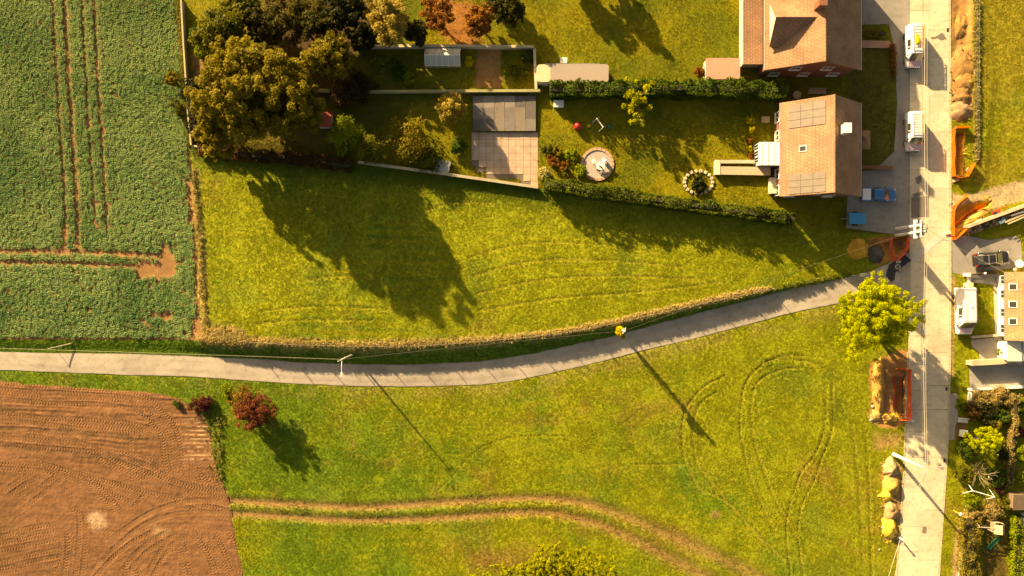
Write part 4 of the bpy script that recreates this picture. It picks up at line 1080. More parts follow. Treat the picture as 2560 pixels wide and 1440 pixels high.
hedge('dry_hedge', 'thin straw-coloured dry hedge running through the overgrown garden', [(2542, 985), (2544, 1060), (2536, 1130), (2530, 1215)], .7, 1.6, STRAW, 120, 70, .11, 'hedge', .4)
hedge('garden_hedge', 'broad olive-gold hedge beside the footpath', [(2430, 1300), (2432, 1380), (2430, 1520)], 2.1, 1.7, [(.12, .10, .015), (.27, .22, .03), (.42, .33, .06)], 121, 60, .12)
hedge('garden_hedge', 'bright green clipped hedge beyond the shaded lawn', [(2566, 1295), (2560, 1370), (2558, 1520)], 2.2, 1.8, BRITE, 122, 60, .12)
# leafless tree
def bare_tree():
    rng = random.Random(5); h = 3.4
    b = at(2448, 1186, 1.6)
    t = thing('bare_tree', 'leafless pale-branched tree beside the round white table', 'tree', Vector((b.x, b.y, 0)))
    tr = MB(); tr.tube([(0, 0, -.1), (.05, 0, .8), (.1, .05, 1.4)], [.09, .07, .05], 7); tr.build('trunk', m_twig, t)
    for k in range(15):
        mb = MB(); a = 2.4 * k + rng.uniform(-.3, .3); L = rng.uniform(1.2, 2.0)
        p0 = Vector((.1, .05, rng.uniform(.9, 1.4))); p1 = p0 + Vector((math.cos(a) * L * .5, math.sin(a) * L * .5, rng.uniform(.3, .8))); p2 = p0 + Vector((math.cos(a + .2) * L, math.sin(a + .2) * L, rng.uniform(.6, 1.8)))
        mb.tube([p0, p1, p2], [.04, .028, .012], 5)
        for s in (-1, 1):
            p3 = p1.lerp(p2, .4); mb.tube([p3, p3 + Vector((math.cos(a + s * .8) * .6, math.sin(a + s * .8) * .6, .3))], [.02, .008], 4)
        mb.build('limb', m_twig, t)
bare_tree()

# ------------------------------------------------------------------ buildings
def Mtile(name, c):
    m, nt, b, o = _nt(name)
    tc = nt.nodes.new('ShaderNodeTexCoord'); sp = nt.nodes.new('ShaderNodeSeparateXYZ'); cb = nt.nodes.new('ShaderNodeCombineXYZ'); mu = nt.nodes.new('ShaderNodeMath'); mu.operation = 'MULTIPLY'; mu.inputs[1].default_value = 1.38
    nt.links.new(tc.outputs['Object'], sp.inputs[0]); nt.links.new(sp.outputs[0], mu.inputs[0]); nt.links.new(sp.outputs[1], cb.inputs[0]); nt.links.new(mu.outputs[0], cb.inputs[1])
    br = nt.nodes.new('ShaderNodeTexBrick'); nt.links.new(cb.outputs[0], br.inputs['Vector']); br.inputs['Scale'].default_value = 1.0; br.inputs['Brick Width'].default_value = .42; br.inputs['Row Height'].default_value = .46; br.inputs['Mortar Size'].default_value = .03; br.inputs['Mortar Smooth'].default_value = .3
    br.inputs['Color1'].default_value = (*[v * 1.06 for v in c], 1); br.inputs['Color2'].default_value = (*[v * .90 for v in c], 1); br.inputs['Mortar'].default_value = (*[v * .62 for v in c], 1)
    n1 = noise_node(nt, .5, 5); n2 = noise_node(nt, 2.2, 5)
    s = mixrgb(nt, 'MULTIPLY', 1.0, br.outputs['Color'], ramp(nt, n1.outputs[0], .3, .7, (.74, .72, .70), (1.15, 1.13, 1.08)))
    s = mixrgb(nt, 'MIX', ramp(nt, n2.outputs[0], .6, .78, (0, 0, 0), (.45, .45, .45)), s, (.12, .10, .055))
    nt.links.new(s, b.inputs['Base Color']); b.inputs['Roughness'].default_value = .85; setp(b, 'Specular IOR Level', .25)
    bp = nt.nodes.new('ShaderNodeBump'); bp.inputs['Strength'].default_value = .4; bp.inputs['Distance'].default_value = .04; nt.links.new(br.outputs['Fac'], bp.inputs['Height']); bp.invert = True; nt.links.new(bp.outputs[0], b.inputs['Normal'])
    MATS[name] = m
    return m
m_tile_o = Mtile('orange_roof_tile', (.34, .20, .125))
m_tile_b = M('brown_roof_tile', (.42, .225, .095), .8, .28, 2.2, .3, 9)
m_tile_y = Mtile('sand_roof_tile', (.33, .19, .115))
m_brick = M('red_brick', (.26, .11, .06), .9, .35, 4, .3, 12)
m_render = M('cream_render', (.66, .57, .42), .85, .12, 1.2, .15)
m_white = M('white_paint', (.8, .77, .70), .55, .06, 1.5)
m_wframe = M('window_frame_white', (.75, .73, .68), .5, .08, 3)
m_pane = Mglass('window_pane', (.05, .045, .035))
m_zinc = M('zinc', (.42, .40, .37), .45, .2, 3, metal=.6)
m_wood = M('weathered_wood', (.26, .18, .11), .85, .35, 7, .3)
m_pwood = M('pale_wood', (.52, .40, .25), .8, .25, 7, .2)
m_stone = M('pale_stone', (.56, .47, .33), .9, .25, 3, .4, 9)
m_coping = M('coping_stone', (.60, .48, .29), .85, .22, 4, .3)
m_felt = M('roof_felt', (.22, .19, .17), .9, .35, 2.5, .3)
m_panel = Mglass('solar_panel', (.21, .165, .125), .45)

def slope(mb, e0, e1, r0, r1, n, t=.16):
    """a roof slope laid in stepped tile courses, eave e0-e1 up to ridge r0-r1"""
    e0, e1, r0, r1 = map(Vector, (e0, e1, r0, r1))
    nv = (e1 - e0).cross(r0 - e0).normalized()
    if nv.z < 0: nv = -nv
    flip = (e1 - e0).cross(r0 - e0).z < 0
    for k in range(n):
        a, b = k / n, (k + 1) / n
        lo0, lo1 = e0.lerp(r0, a) + nv * .05, e1.lerp(r1, a) + nv * .05
        hi0, hi1 = e0.lerp(r0, b) + nv * .010, e1.lerp(r1, b) + nv * .010
        q = [lo0, lo1, hi1, hi0]; rz_ = [lo0 - nv * .05, lo1 - nv * .05, lo1, lo0]
        for f in (q, rz_): mb.add(f, [(3, 2, 1, 0) if flip else (0, 1, 2, 3)])
    und = [e0 - nv * t, e1 - nv * t, r1 - nv * t, r0 - nv * t]
    mb.add(und + [e0, e1, r1, r0], [(0, 3, 2, 1), (0, 1, 5, 4), (1, 2, 6, 5), (3, 0, 4, 7)])
    return nv
def window(parent, c, w, h, nrm, fm=None):
    """upright window: frame (part) with its pane (sub-part); nrm is the outward axis"""
    nrm = Vector(nrm); tg = Vector((-nrm.y, nrm.x, 0)); c = Vector(c); mb = MB()
    up = Vector((0, 0, 1)); fw = .08
    def bx(cc, sw, sh, sd):
        v = [cc + tg * (x * sw / 2) + up * (z_ * sh / 2) + nrm * (d * sd / 2) for d in (-1, 1) for x, z_ in ((-1, -1), (1, -1), (1, 1), (-1, 1))]
        mb.add(v, [(3, 2, 1, 0), (4, 5, 6, 7), (0, 1, 5, 4), (1, 2, 6, 5), (2, 3, 7, 6), (3, 0, 4, 7)])
    for s in (-1, 1):
        bx(c + tg * (s * (w / 2)), fw, h + fw, .12); bx(c + up * (s * h / 2), w - fw, fw, .115)
    bx(c, .05, h - fw, .1); bx(c - up * (h / 2 + .07) + nrm * .06, w + .2, .05, .2)
    f = mb.build('window', fm or m_wframe, parent, world=True)
    mb = MB(); v = [c + tg * (x * (w / 2 - .03)) + up * (z_ * (h / 2 - .03)) + nrm * .02 for x, z_ in ((-1, -1), (1, -1), (1, 1), (-1, 1))]
    mb.slab(v, .03); o = mb.build('pane', m_pane, f); o.location = -parent.location
    return f
def child_world(mb, name, mat, part):
    """sub-part given in world coordinates under a part that sits at its thing's origin"""
    o = mb.build(name, mat, part)
    o.location = -part.parent.location
    return o
def gable(name, label, x0, x1, y0, y1, ze, zr, wall, roof, inset=.4, n=18):
    """ridge runs north-south; pixel rectangle of the eaves on the ground plan"""
    a = at(x0, y1); b = at(x1, y0); X0, Y0, X1, Y1 = a.x, a.y, b.x, b.y; xm = (X0 + X1) / 2
    t = thing(name, label, 'house', Vector((xm, (Y0 + Y1) / 2, 0)))
    i = inset; sl = (zr - ze) / (xm - X0)
    w = MB(); zw = ze + i * sl - .2; zg = zr - .22
    for y in (Y0 + i, Y1 - i - .25):
        v = [(X0 + i, y, -.2), (X1 - i, y, -.2), (X1 - i, y, zw), (xm, y, zg), (X0 + i, y, zw)]
        w.add(v + [(p[0], p[1] + .25, p[2]) for p in v], [(0, 1, 2, 3, 4), (9, 8, 7, 6, 5)] + [((k + 1) % 5, k, k + 5, (k + 1) % 5 + 5) for k in range(5)])
    for x in (X0 + i, X1 - i - .25):
        w.box((x + .125, (Y0 + Y1) / 2, (zw - .2) / 2), (.25, Y1 - Y0 - 2 * i - .5, zw + .2))
    w.build('wall', wall, t, world=True)
    r = MB()
    slope(r, (X0, Y0, ze), (X0, Y1, ze), (xm, Y0, zr), (xm, Y1, zr), n)
    slope(r, (X1, Y1, ze), (X1, Y0, ze), (xm, Y1, zr), (xm, Y0, zr), n)
    ro = r.build('roof', roof, t, world=True)
    child_world(MB().tube([(xm, Y0 - .02, zr + .02), (xm, Y1 + .02, zr + .02)], .13, 8), 'ridge_cap', roof, ro)
    for X, s in ((X0, -1), (X1, 1)):
        child_world(MB().tube([(X + s * .07, Y0, ze - .02), (X + s * .07, Y1, ze - .02)], .075, 8), 'gutter', m_zinc, ro)
    info = dict(X0=X0, X1=X1, Y0=Y0, Y1=Y1, xm=xm, ze=ze, zr=zr, roof=ro, t=t)
    def onw(y, v, lift=.06):
        p = Vector((lerp(X0, xm, v), y, lerp(ze, zr, v))); nv = Vector((-(zr - ze), 0, xm - X0)).normalized()
        return p + nv * lift
    info['onw'] = onw
    return t, info
def roof_panel(info, part, ya, yb, va, vb, mat, name='solar_panel', lift=.1, th=.05):
    f = info['onw']
    q = [f(ya, va, lift), f(ya, vb, lift), f(yb, vb, lift), f(yb, va, lift)]
    if (q[1] - q[0]).cross(q[-1] - q[0]).z < 0: q = q[::-1]
    return child_world(MB().slab(q, th), name, mat, part)
def skylight(info, part, y, v, w=.8, dv=.1):
    f = roof_panel(info, part, y - w / 2, y + w / 2, v - dv, v + dv, m_wframe, 'skylight', .12, .14)
    g = roof_panel(info, part, y - w / 2 + .1, y + w / 2 - .1, v - dv * .8, v + dv * .8, m_pane, 'skylight_pane', .145, .02)
    return f
def wyv(py): return (CY - py) / S

# house with the solar panels
tB, iB = gable('house', 'gabled house with tan tiled roof and two banks of solar panels', 1926, 2118, 275, 500, 4.2, 8.8, m_brick, m_tile_o)
for ya, yb in ((284, 340), (450, 497)):
    nr = 3
    for a_ in range(3):
        for b_ in range(nr):
            y0_ = lerp(wyv(ya), wyv(yb), a_ / 3); y1_ = lerp(wyv(ya), wyv(yb), (a_ + 1) / 3)
            roof_panel(iB, iB['roof'], y1_ + .02, y0_ - .02, .16 + .23 * b_, .16 + .23 * (b_ + 1) - .006, m_panel)
skylight(iB, iB['roof'], wyv(391), .43, .75, .07)
p = at(2047, 354); c_ = MB(); c_.box((p.x, p.y, 8.0), (.7, 1.0, 3.0)); c_.box((p.x, p.y, 9.53), (.85, 1.15, .1)); child_world(c_, 'chimney', m_white, iB['roof'])
for y in (300, 345, 440, 480): window(tB, (iB['X0'] + .38, wyv(y), 1.7), 1.2, 1.2, (-1, 0, 0))
for x, z_ in ((1965, 1.7), (2060, 1.7), (2010, 4.7)): window(tB, (at(x, 0).x, iB['Y0'] + .38, z_), 1.2, 1.2, (0, -1, 0))
# porch of that house
pa = at(2110, 376); pb = at(2148, 340)
pm = MB(); pm.prism([(pa.x, pa.y), (pb.x, pa.y), (pb.x, pb.y), (pa.x, pb.y)], -.1, 2.6); pm.build('porch_wall', m_brick, tB, world=True)
pr = MB(); cxp, cyp = (pa.x + pb.x) / 2 + .35, (pa.y + pb.y) / 2
cor = [(pa.x - .1, pa.y - .25, 2.62), (pb.x + .3, pa.y - .25, 2.62), (pb.x + .3, pb.y + .25, 2.62), (pa.x - .1, pb.y + .25, 2.62)]
pr.add(cor + [(cxp, cyp, 3.9)], [(0, 1, 4), (1, 2, 4), (2, 3, 4), (3, 0, 4), (3, 2, 1, 0)]); pr.build('porch_roof', m_tile_y, tB, world=True)

# large house at the top
tA, iA = gable('house', 'large house with cross gable, cut by the top of the scene', 1884, 2112, -105, 200, 5.0, 9.2, m_brick, m_tile_y, .35, 20)
ya_, yb_ = wyv(150), wyv(42); ym = (ya_ + yb_) / 2; xf = at(1888, 0).x; xr = iA['xm']
cg = MB()
slope(cg, (xf, ya_, 6.0), (xr, ya_, 6.0), (xf, ym, 8.7), (xr, ym, 8.7), 10, .12); slope(cg, (xr, yb_, 6.0), (xf, yb_, 6.0), (xr, ym, 8.7), (xf, ym, 8.7), 10, .12)
cgo = cg.build('cross_gable', m_tile_y, tA, world=True)
cg = MB(); v = [(xf + .25, ya_ + .2, 4.6), (xf + .25, yb_ - .2, 4.6), (xf + .25, yb_ - .2, 6.1), (xf + .25, ym, 8.55), (xf + .25, ya_ + .2, 6.1)]
cg.add(v + [(xr - .5, p_[1], p_[2]) for p_ in v], [(0, 4, 3, 2, 1), (5, 6, 7, 8, 9)] + [(k, (k + 1) % 5, (k + 1) % 5 + 5, k + 5) for k in range(5)])
cg.build('gable_wall', m_render, tA, world=True)
p = at(1984, 72); c_ = MB(); c_.box((p.x, p.y, 9.0), (.75, .75, 3.0)); c_.box((p.x, p.y, 10.53), (.9, .9, .12)); child_world(c_, 'chimney', m_brick, iA['roof'])
for x, z_ in ((1925, 1.7), (1998, 1.7), (2070, 1.7), (1960, 4.6), (2036, 4.6)): window(tA, (at(x, 0).x, iA['Y0'] + .33, z_), 1.2, 1.2, (0, -1, 0))
a = at(1846, 172); b = at(1889, -105)
MB().prism([(a.x, a.y), (b.x, a.y), (b.x, b.y), (a.x, b.y)], -.1, 2.9).build('annex_wall', m_render, tA, world=True)
MB().prism([(a.x - .2, a.y - .2), (b.x, a.y - .2), (b.x, b.y), (a.x - .2, b.y)], 2.9, 3.08).build('annex_roof', m_tile_y, tA, world=True)
# terraces by the houses
tag(sheet('house_terrace', [(1846, 172), (1910, 172), (1910, 200), (1846, 196)], .22, m_tile_y, None, .3), kind='structure')
tag(sheet('house_terrace', [(1888, 282), (1936, 280), (1936, 362), (1884, 362)], .25, Mslab('terrace_pale', (.62, .55, .45), 0), None, .35), kind='structure')
tag(sheet('garden_path', [(2125, 100), (2222, 102), (2236, 114), (2232, 120), (2125, 119)], .16, M('pink_paving', (.46, .25, .165), .85, .2, 4), None, .2), kind='structure')

def box_building(name, label, cat, x0, x1, y0, y1, h, wall, roof, over=.12, z0=-.1, th=.14, ribs=0, rib_mat=None, tops=True):
    """flat-roofed small building; pixel rectangle of the roof as seen from above"""
    a = at(x0, y1, h); b = at(x1, y0, h); c = Vector(((a.x + b.x) / 2, (a.y + b.y) / 2, max(z0, -.1)))
    t = thing(name, label, cat, Vector((c.x, c.y, 0)))
    MB().prism([(a.x + over, a.y + over), (b.x - over, a.y + over), (b.x - over, b.y - over), (a.x + over, b.y - over)], z0, h - th).build('wall', wall, t, world=True)
    r = MB().prism([(a.x, a.y), (b.x, a.y), (b.x, b.y), (a.x, b.y)], h - th, h).build('roof', roof, t, world=True)
    if ribs:
        for k in range(ribs):
            x = lerp(a.x, b.x, (k + .5) / ribs)
            child_world(MB().box((x, (a.y + b.y) / 2, h + .025), (.06, b.y - a.y - .05, .05)), 'roof_rib', rib_mat or roof, r)
    return t, a, b
t, a, b = box_building('garden_hut', 'flat pink-roofed hut beside the large house', 'hut', 1765, 1850, 145, 198, 2.3, m_render, M('pink_felt', (.55, .28, .20), .85, .18, 2), ribs=0)
window(t, (a.x + .1, (a.y + b.y) / 2, 1.3), 1, .9, (-1, 0, 0))
t, a, b = box_building('conservatory', 'bright white flat-roofed conservatory attached to the tan house', 'conservatory', 1898, 1955, 355, 413, 2.8, m_wframe, M('white_roof', (.82, .82, .84), .5, .04, 1), ribs=4, rib_mat=m_wframe)
for y in (364, 380, 396): window(t, (a.x + .1, wyv(720 - (720 - y) * .9745), 1.4), .7, 1.7, (-1, 0, 0))
t, a, b = box_building('tool_hut', 'tiny hut with red roof and white door under the huge tree', 'hut', 792, 828, 280, 318, 2.1, m_white, M('red_sheet', (.42, .09, .06), .7, .2, 3))
MB().box((b.x - .1, (a.y + b.y) / 2, 1.0), (.06, .8, 1.8)).build('door', m_white, t, world=True)
# grey shed with a patched sheet roof
a = at(1182, 326, .9); b = at(1338, 240, .9)
ts = thing('shed', 'knee-high store covered with patched grey sheets above the flagged terrace', 'shed', Vector(((a.x + b.x) / 2, (a.y + b.y) / 2, 0)))
MB().prism([(a.x + .15, a.y + .15), (b.x - .15, a.y + .15), (b.x - .15, b.y - .15), (a.x + .15, b.y - .15)], -.1, .8).build('wall', m_wood, ts, world=True)
rr_ = random.Random(9)
sheets = [M('shed_sheet_%s' % n_, c_, .8, .35, 2, .3, 12) for n_, c_ in (('grey', (.21, .18, .155)), ('dark', (.14, .12, .105)), ('pale', (.30, .255, .21)), ('tan', (.25, .20, .15)))]
for i in range(6):
    for j in range(3):
        xa, xb = lerp(a.x, b.x, i / 6), lerp(a.x, b.x, (i + 1) / 6) + .06; yA, yB = lerp(a.y, b.y, j / 3) - .05, lerp(a.y, b.y, (j + 1) / 3)
        z_ = .83 + .012 * ((i + j) % 2) + .006 * i + .03 * j; tl = rr_.uniform(0, .05)
        MB().slab([(xa, yA, z_), (xb, yA, z_ + tl), (xb, yB, z_ + .05 + tl), (xa, yB, z_ + .05)], .03).build('roof_sheet', sheets[rr_.choice([0, 0, 1, 1, 2, 3])], ts, world=True)
# greenhouse
a = at(1062, 162, 1.9); b = at(1150, 118, 1.9); ym = (a.y + b.y) / 2
tg = thing('greenhouse', 'small pale greenhouse inside the walled vegetable plot', 'greenhouse', Vector(((a.x + b.x) / 2, ym, 0)))
g = MB(); zg0 = .4
for y in (a.y, b.y):
    g.tube([(a.x, y, 1.6), (b.x, y, 1.6)], .04, 5)
g.tube([(a.x, ym, 2.4), (b.x, ym, 2.4)], .045, 5)
for k in range(7):
    x = lerp(a.x, b.x, k / 6)
    g.tube([(x, a.y, 0), (x, a.y, 1.6), (x, ym, 2.4), (x, b.y, 1.6), (x, b.y, 0)], .03, 5)
g.build('frame', m_white, tg, world=True)
m_gh = M('greenhouse_pane', (.50, .49, .43), .25, .2, 2, spec=.6)
for k in range(6):
    xa, xb = lerp(a.x, b.x, k / 6) + .03, lerp(a.x, b.x, (k + 1) / 6) - .03
    for y, s in ((a.y, 1), (b.y, -1)):
        q = [(xa, y, 1.62), (xb, y, 1.62), (xb, ym - s * .03, 2.4), (xa, ym - s * .03, 2.4)]
        MB().slab(q if s > 0 else q[::-1], .015).build('pane', m_gh, tg, world=True)
        MB().box(((xa + xb) / 2, y, .85), (xb - xa, .015, 1.45)).build('pane', m_gh, tg, world=True)
# mobile home
a = at(1342, 205, 2.5); b = at(1522, 160, 2.5)
tm = thing('mobile_home', 'long grey-roofed mobile home with rounded cream end on the lawn', 'mobile home', Vector(((a.x + b.x) / 2, (a.y + b.y) / 2, 0)))
def rounded(x0, y0, x1, y1, r, n=5):
    out = []
    for cx_, cy_, a0 in ((x1 - r, y0 + r, -90), (x1 - r, y1 - r, 0), (x0 + r, y1 - r, 90), (x0 + r, y0 + r, 180)):
        out += [(cx_ + r * math.cos(math.radians(a0 + 90 * k / n)), cy_ + r * math.sin(math.radians(a0 + 90 * k / n))) for k in range(n + 1)]
    return out
MB().prism(rounded(a.x, a.y, b.x, b.y, .45), .35, 2.3).build('body', m_render, tm, world=True)
MB().prism(rounded(a.x + 1.7, a.y + .02, b.x - .02, b.y - .02, .35), 2.3, 2.5).build('roof', M('caravan_roof', (.36, .285, .235), .6, .12, 1.2), tm, world=True)
MB().prism(rounded(a.x + .03, a.y + .03, a.x + 1.68, b.y - .03, .42), 2.3, 2.46).build('end_cap', M('cream_panel', (.62, .52, .33), .5, .12, 1), tm, world=True)
MB().box(((a.x + b.x) / 2, b.y + .02, 2.44), (b.x - a.x - 2.2, .1, .1)).build('gutter', m_zinc, tm, world=True)
for k in range(4): window(tm, (lerp(a.x, b.x, .2 + .2 * k), a.y - .02, 1.5), 1.1, .8, (0, -1, 0))
for k in (.2, .8): MB().box((lerp(a.x, b.x, k), (a.y + b.y) / 2, .15), (.5, b.y - a.y - .4, .5)).build('support', m_wood, tm, world=True)
# bungalow on the right
tC, iC = gable('bungalow', 'bungalow with bright orange tiled roof and a row of skylights', 2484, 2664, 681, 848, 2.6, 5.8, m_white, Mtile('bright_tile', (.46, .255, .14)), .45, 16)
for y in (717, 761, 804): skylight(iC, iC['roof'], wyv(720 + (y - 720) * .97), .15, .85, .085)
for y in (717, 761, 804): skylight(iC, iC['roof'], wyv(720 + (y - 720) * .97), .47, .85, .085)
for y in (700, 735, 780, 820): window(tC, (iC['X0'] + .43, wyv(y), 1.4), 1.0, 1.1, (-1, 0, 0))
tG, a, b = box_building('garage', 'white flat-roofed garage built against the bungalow', 'garage', 2519, 2640, 853, 903, 2.4, m_white, M('pale_roof', (.74, .68, .50), .6, .06, 1))
MB().box((a.x + 1.75, (a.y + b.y) / 2, 2.45), (.14, b.y - a.y - .3, .1)).build('roof_upstand', m_zinc, tG, world=True)
MB().box((a.x + 3.9, (a.y + b.y) / 2, 2.44), (3.0, b.y - a.y - .2, .08)).build('red_covering', M('dark_red_roof', (.22, .04, .03), .7, .2, 2), tG, world=True)
MB().box((a.x + .08, (a.y + b.y) / 2, 1.0), (.06, 1.9, 1.9)).build('door', m_wframe, tG, world=True)
# little plank shed at the right edge
a = at(2533, 1276, 2.1); b = at(2600, 1236, 2.1)
tP = thing('plank_shed', 'dark shed with ribbed plank roof at the garden edge', 'shed', Vector(((a.x + b.x) / 2, (a.y + b.y) / 2, 0)))
MB().prism([(a.x + .15, a.y + .15), (b.x - .15, a.y + .15), (b.x - .15, b.y - .15), (a.x + .15, b.y - .15)], -.1, 1.95).build('wall', m_wood, tP, world=True)
for k in range(14):
    xa, xb = lerp(a.x, b.x, k / 14), lerp(a.x, b.x, (k + 1) / 14) - .03
    MB().slab([(xa, a.y, 1.98), (xb, a.y, 1.98), (xb, b.y, 2.2), (xa, b.y, 2.2)], .03).build('roof_plank', M('dark_plank', (.20, .135, .085), .85, .4, 5, .3), tP, world=True)

# ------------------------------------------------------------------ walls, fences and posts
def wall(name, label, pts, w, h, mat, cap=None, cat='wall', z=None, capw=.06):
    g = [gz(*p) if z is None else z for p in pts]
    Q = [at(x, y, zz + h) for (x, y), zz in zip(pts, g)]
    t = thing(name, label, cat, Vector((Q[0].x, Q[0].y, g[0])))
    body = MB(); cp = MB()
    for (p, q), (z0, z1) in zip(zip(Q, Q[1:]), zip(g, g[1:])):
        d = Vector((q.x - p.x, q.y - p.y, 0)).normalized(); n = Vector((-d.y, d.x, 0))
        for m_, ww, lo, hi, ex in ((body, w / 2, -.2, h - .08, 0), (cp, w / 2 + capw, h - .08, h, .02)):
            v = []
            for zz in (lo, hi):
                v += [(p.x - d.x * ex - n.x * ww, p.y - d.y * ex - n.y * ww, z0 + zz), (q.x + d.x * ex - n.x * ww, q.y + d.y * ex - n.y * ww, z1 + zz), (q.x + d.x * ex + n.x * ww, q.y + d.y * ex + n.y * ww, z1 + zz), (p.x - d.x * ex + n.x * ww, p.y - d.y * ex + n.y * ww, z0 + zz)]
            m_.add(v, [(3, 2, 1, 0), (4, 5, 6, 7), (0, 1, 5, 4), (1, 2, 6, 5), (2, 3, 7, 6), (3, 0, 4, 7)])
    body.build('wall_body', mat, t, world=True); cp.build('coping', cap or mat, t, world=True)
    return t
wall('garden_wall', 'pale wall along the top of the vegetable plot', [(888, 115), (1100, 114), (1334, 116)], .2, 1.2, m_stone, m_coping)
wall('garden_wall', 'low stone wall along the bottom of the vegetable plot', [(780, 224), (940, 228), (1150, 227), (1350, 226)], .2, 1.0, m_stone, M('mossy_coping', (.36, .34, .14), .9, .3, 3))
wall('garden_wall', 'short return wall closing the vegetable plot', [(1336, 121), (1340, 222)], .2, 1.0, m_stone)
wall('boundary_wall', 'low pale boundary wall between garden and meadow', [(895, 405), (1080, 430), (1200, 447), (1345, 468)], .22, .9, m_stone, M('grey_coping', (.44, .37, .24), .9, .25, 3), z=.5)
wall('boundary_wall', 'pale concrete board fence beside the crop field', [(452, 0), (458, 110), (464, 200), (470, 290), (477, 362)], .08, 1.1, m_stone, M('pale_board', (.48, .40, .22), .9, .25, 3))
wall('boundary_wall', 'short low wall at the corner of crop field and meadow', [(480, 364), (560, 374)], .08, .9, m_stone)
wall('stair_wall', 'pale stepped wall beside the garden stairs of the tan house', [(1798, 404), (1886, 404)], .3, .8, m_render, m_stone)
wall('stair_wall', 'thick pale end wall of the garden stairs', [(1794, 400), (1794, 436)], .55, .82, m_render, M('stair_cap', (.60, .53, .38), .85, .15, 2))
wall('stair_wall', 'broad beige wall top below the garden stairs', [(1802, 426), (1926, 428)], .9, .78, m_render, M('beige_cap', (.50, .39, .26), .85, .2, 3))
wall('brick_wall', 'low red brick wall beside the front drive of the tan house', [(2150, 417), (2232, 419)], .3, .6, m_brick)
wall('yard_wall', 'thick beige coping wall on top of the concrete yard', [(2428, 908), (2500, 904), (2535, 900), (2556, 905)], .55, 1.3, m_stone, m_coping)
wall('yard_wall', 'white wall along the bottom of the concrete yard', [(2424, 974), (2500, 970), (2640, 963)], .22, .6, m_white, m_white)
wall('yard_wall', 'short white wall sloping off the corner of the concrete yard', [(2427, 980), (2426, 1002)], .25, .5, m_white, m_white)
wall('stone_wall', 'long pale wall behind the wood pile', [(2420, 567), (2470, 548), (2520, 530), (2640, 486)], .25, 1.3, m_stone, m_coping)
wall('pale_kerb', 'pale kerb edging the footpath beside the broad hedge', [(2404, 1372), (2400, 1440), (2398, 1520)], .22, .3, m_white, m_white)
wall('low_wall', 'low wall between the bungalow lawn and courtyard', [(2430, 843), (2496, 838)], .18, .5, m_stone)
wall('front_wall', 'pale front garden wall beside the white pillars', [(2424, 690), (2426, 712)], .2, .6, m_white)
def pillar(label, px, py, w, h, mat, cap):
    p = at(px, py, h); t = thing('gate_pillar', label, 'pillar', Vector((p.x, p.y, 0)))
    MB().box((0, 0, h / 2 - .1), (w, w, h + .0)).build('shaft', mat, t, bevel=.02); MB().box((0, 0, h + .0), (w + .12, w + .12, .12)).build('cap', cap, t, bevel=.02)
pillar('small white ball-topped pillar at the end of the front railing', 2422, 687, .35, 1.1, m_white, m_white)
pillar('square cream gate pillar beside the parked van', 2427, 713, .55, 1.2, m_render, m_coping)
# wooden front railing: posts, rails, pales
def railing():
    P0, P1 = at(2427, 686, .8), at(2491, 680, .8); d = P1 - P0
    t = thing('railing', 'low wooden railing between driveway and bungalow lawn', 'fence', Vector((P0.x, P0.y, 0)))
    ang = math.atan2(d.y, d.x); L = d.length
    for zz in (.35, .8):
        o = MB().box((L / 2, 0, zz), (L, .06, .09)).build('rail', m_wood, t); o.rotation_euler.z = ang
    for k in range(22):
        o = MB().box((L * (k + .5) / 22, .06, .48), (.09, .03, .9)).build('pale', m_wood, t); o.rotation_euler.z = ang
    for k in (0, .5, 1):
        o = MB().box((L * k, -.03, .5), (.12, .12, 1.1)).build('post', m_wood, t); o.rotation_euler.z = ang
    o = MB().lathe([(.03, 0), (.14, .08), (.16, .18), (.1, .3), (.02, .33)], 10, (L * .5, -.03, 1.05)).build('finial', m_white, t, True); o.rotation_euler.z = ang
railing()
# post and wire fence on the bank
def bank_fence():
    t = thing('wire_fence', 'post and wire fence along the grassy bank above the lane', 'fence', put(600, 852))
    xs = [612, 690, 768, 847, 925, 1003, 1082, 1160, 1238, 1316, 1395, 1473, 1500 + 50, 1630, 1709, 1787, 1866, 1930]
    pts = []
    for x in xs:
        y = float(np.interp(x, _crx, _cry)) - 3; b = put(x, y)
        MB().tube([b - Vector((0, 0, .3)), b + Vector((0, 0, 1.15))], .045, 6).build('post', m_wood, t, world=True); pts.append(b)
    for zz in (.5, .9):
        MB().tube([p + Vector((0, 0, zz)) for p in pts], .006, 4).build('wire', m_zinc, t, world=True)
bank_fence()

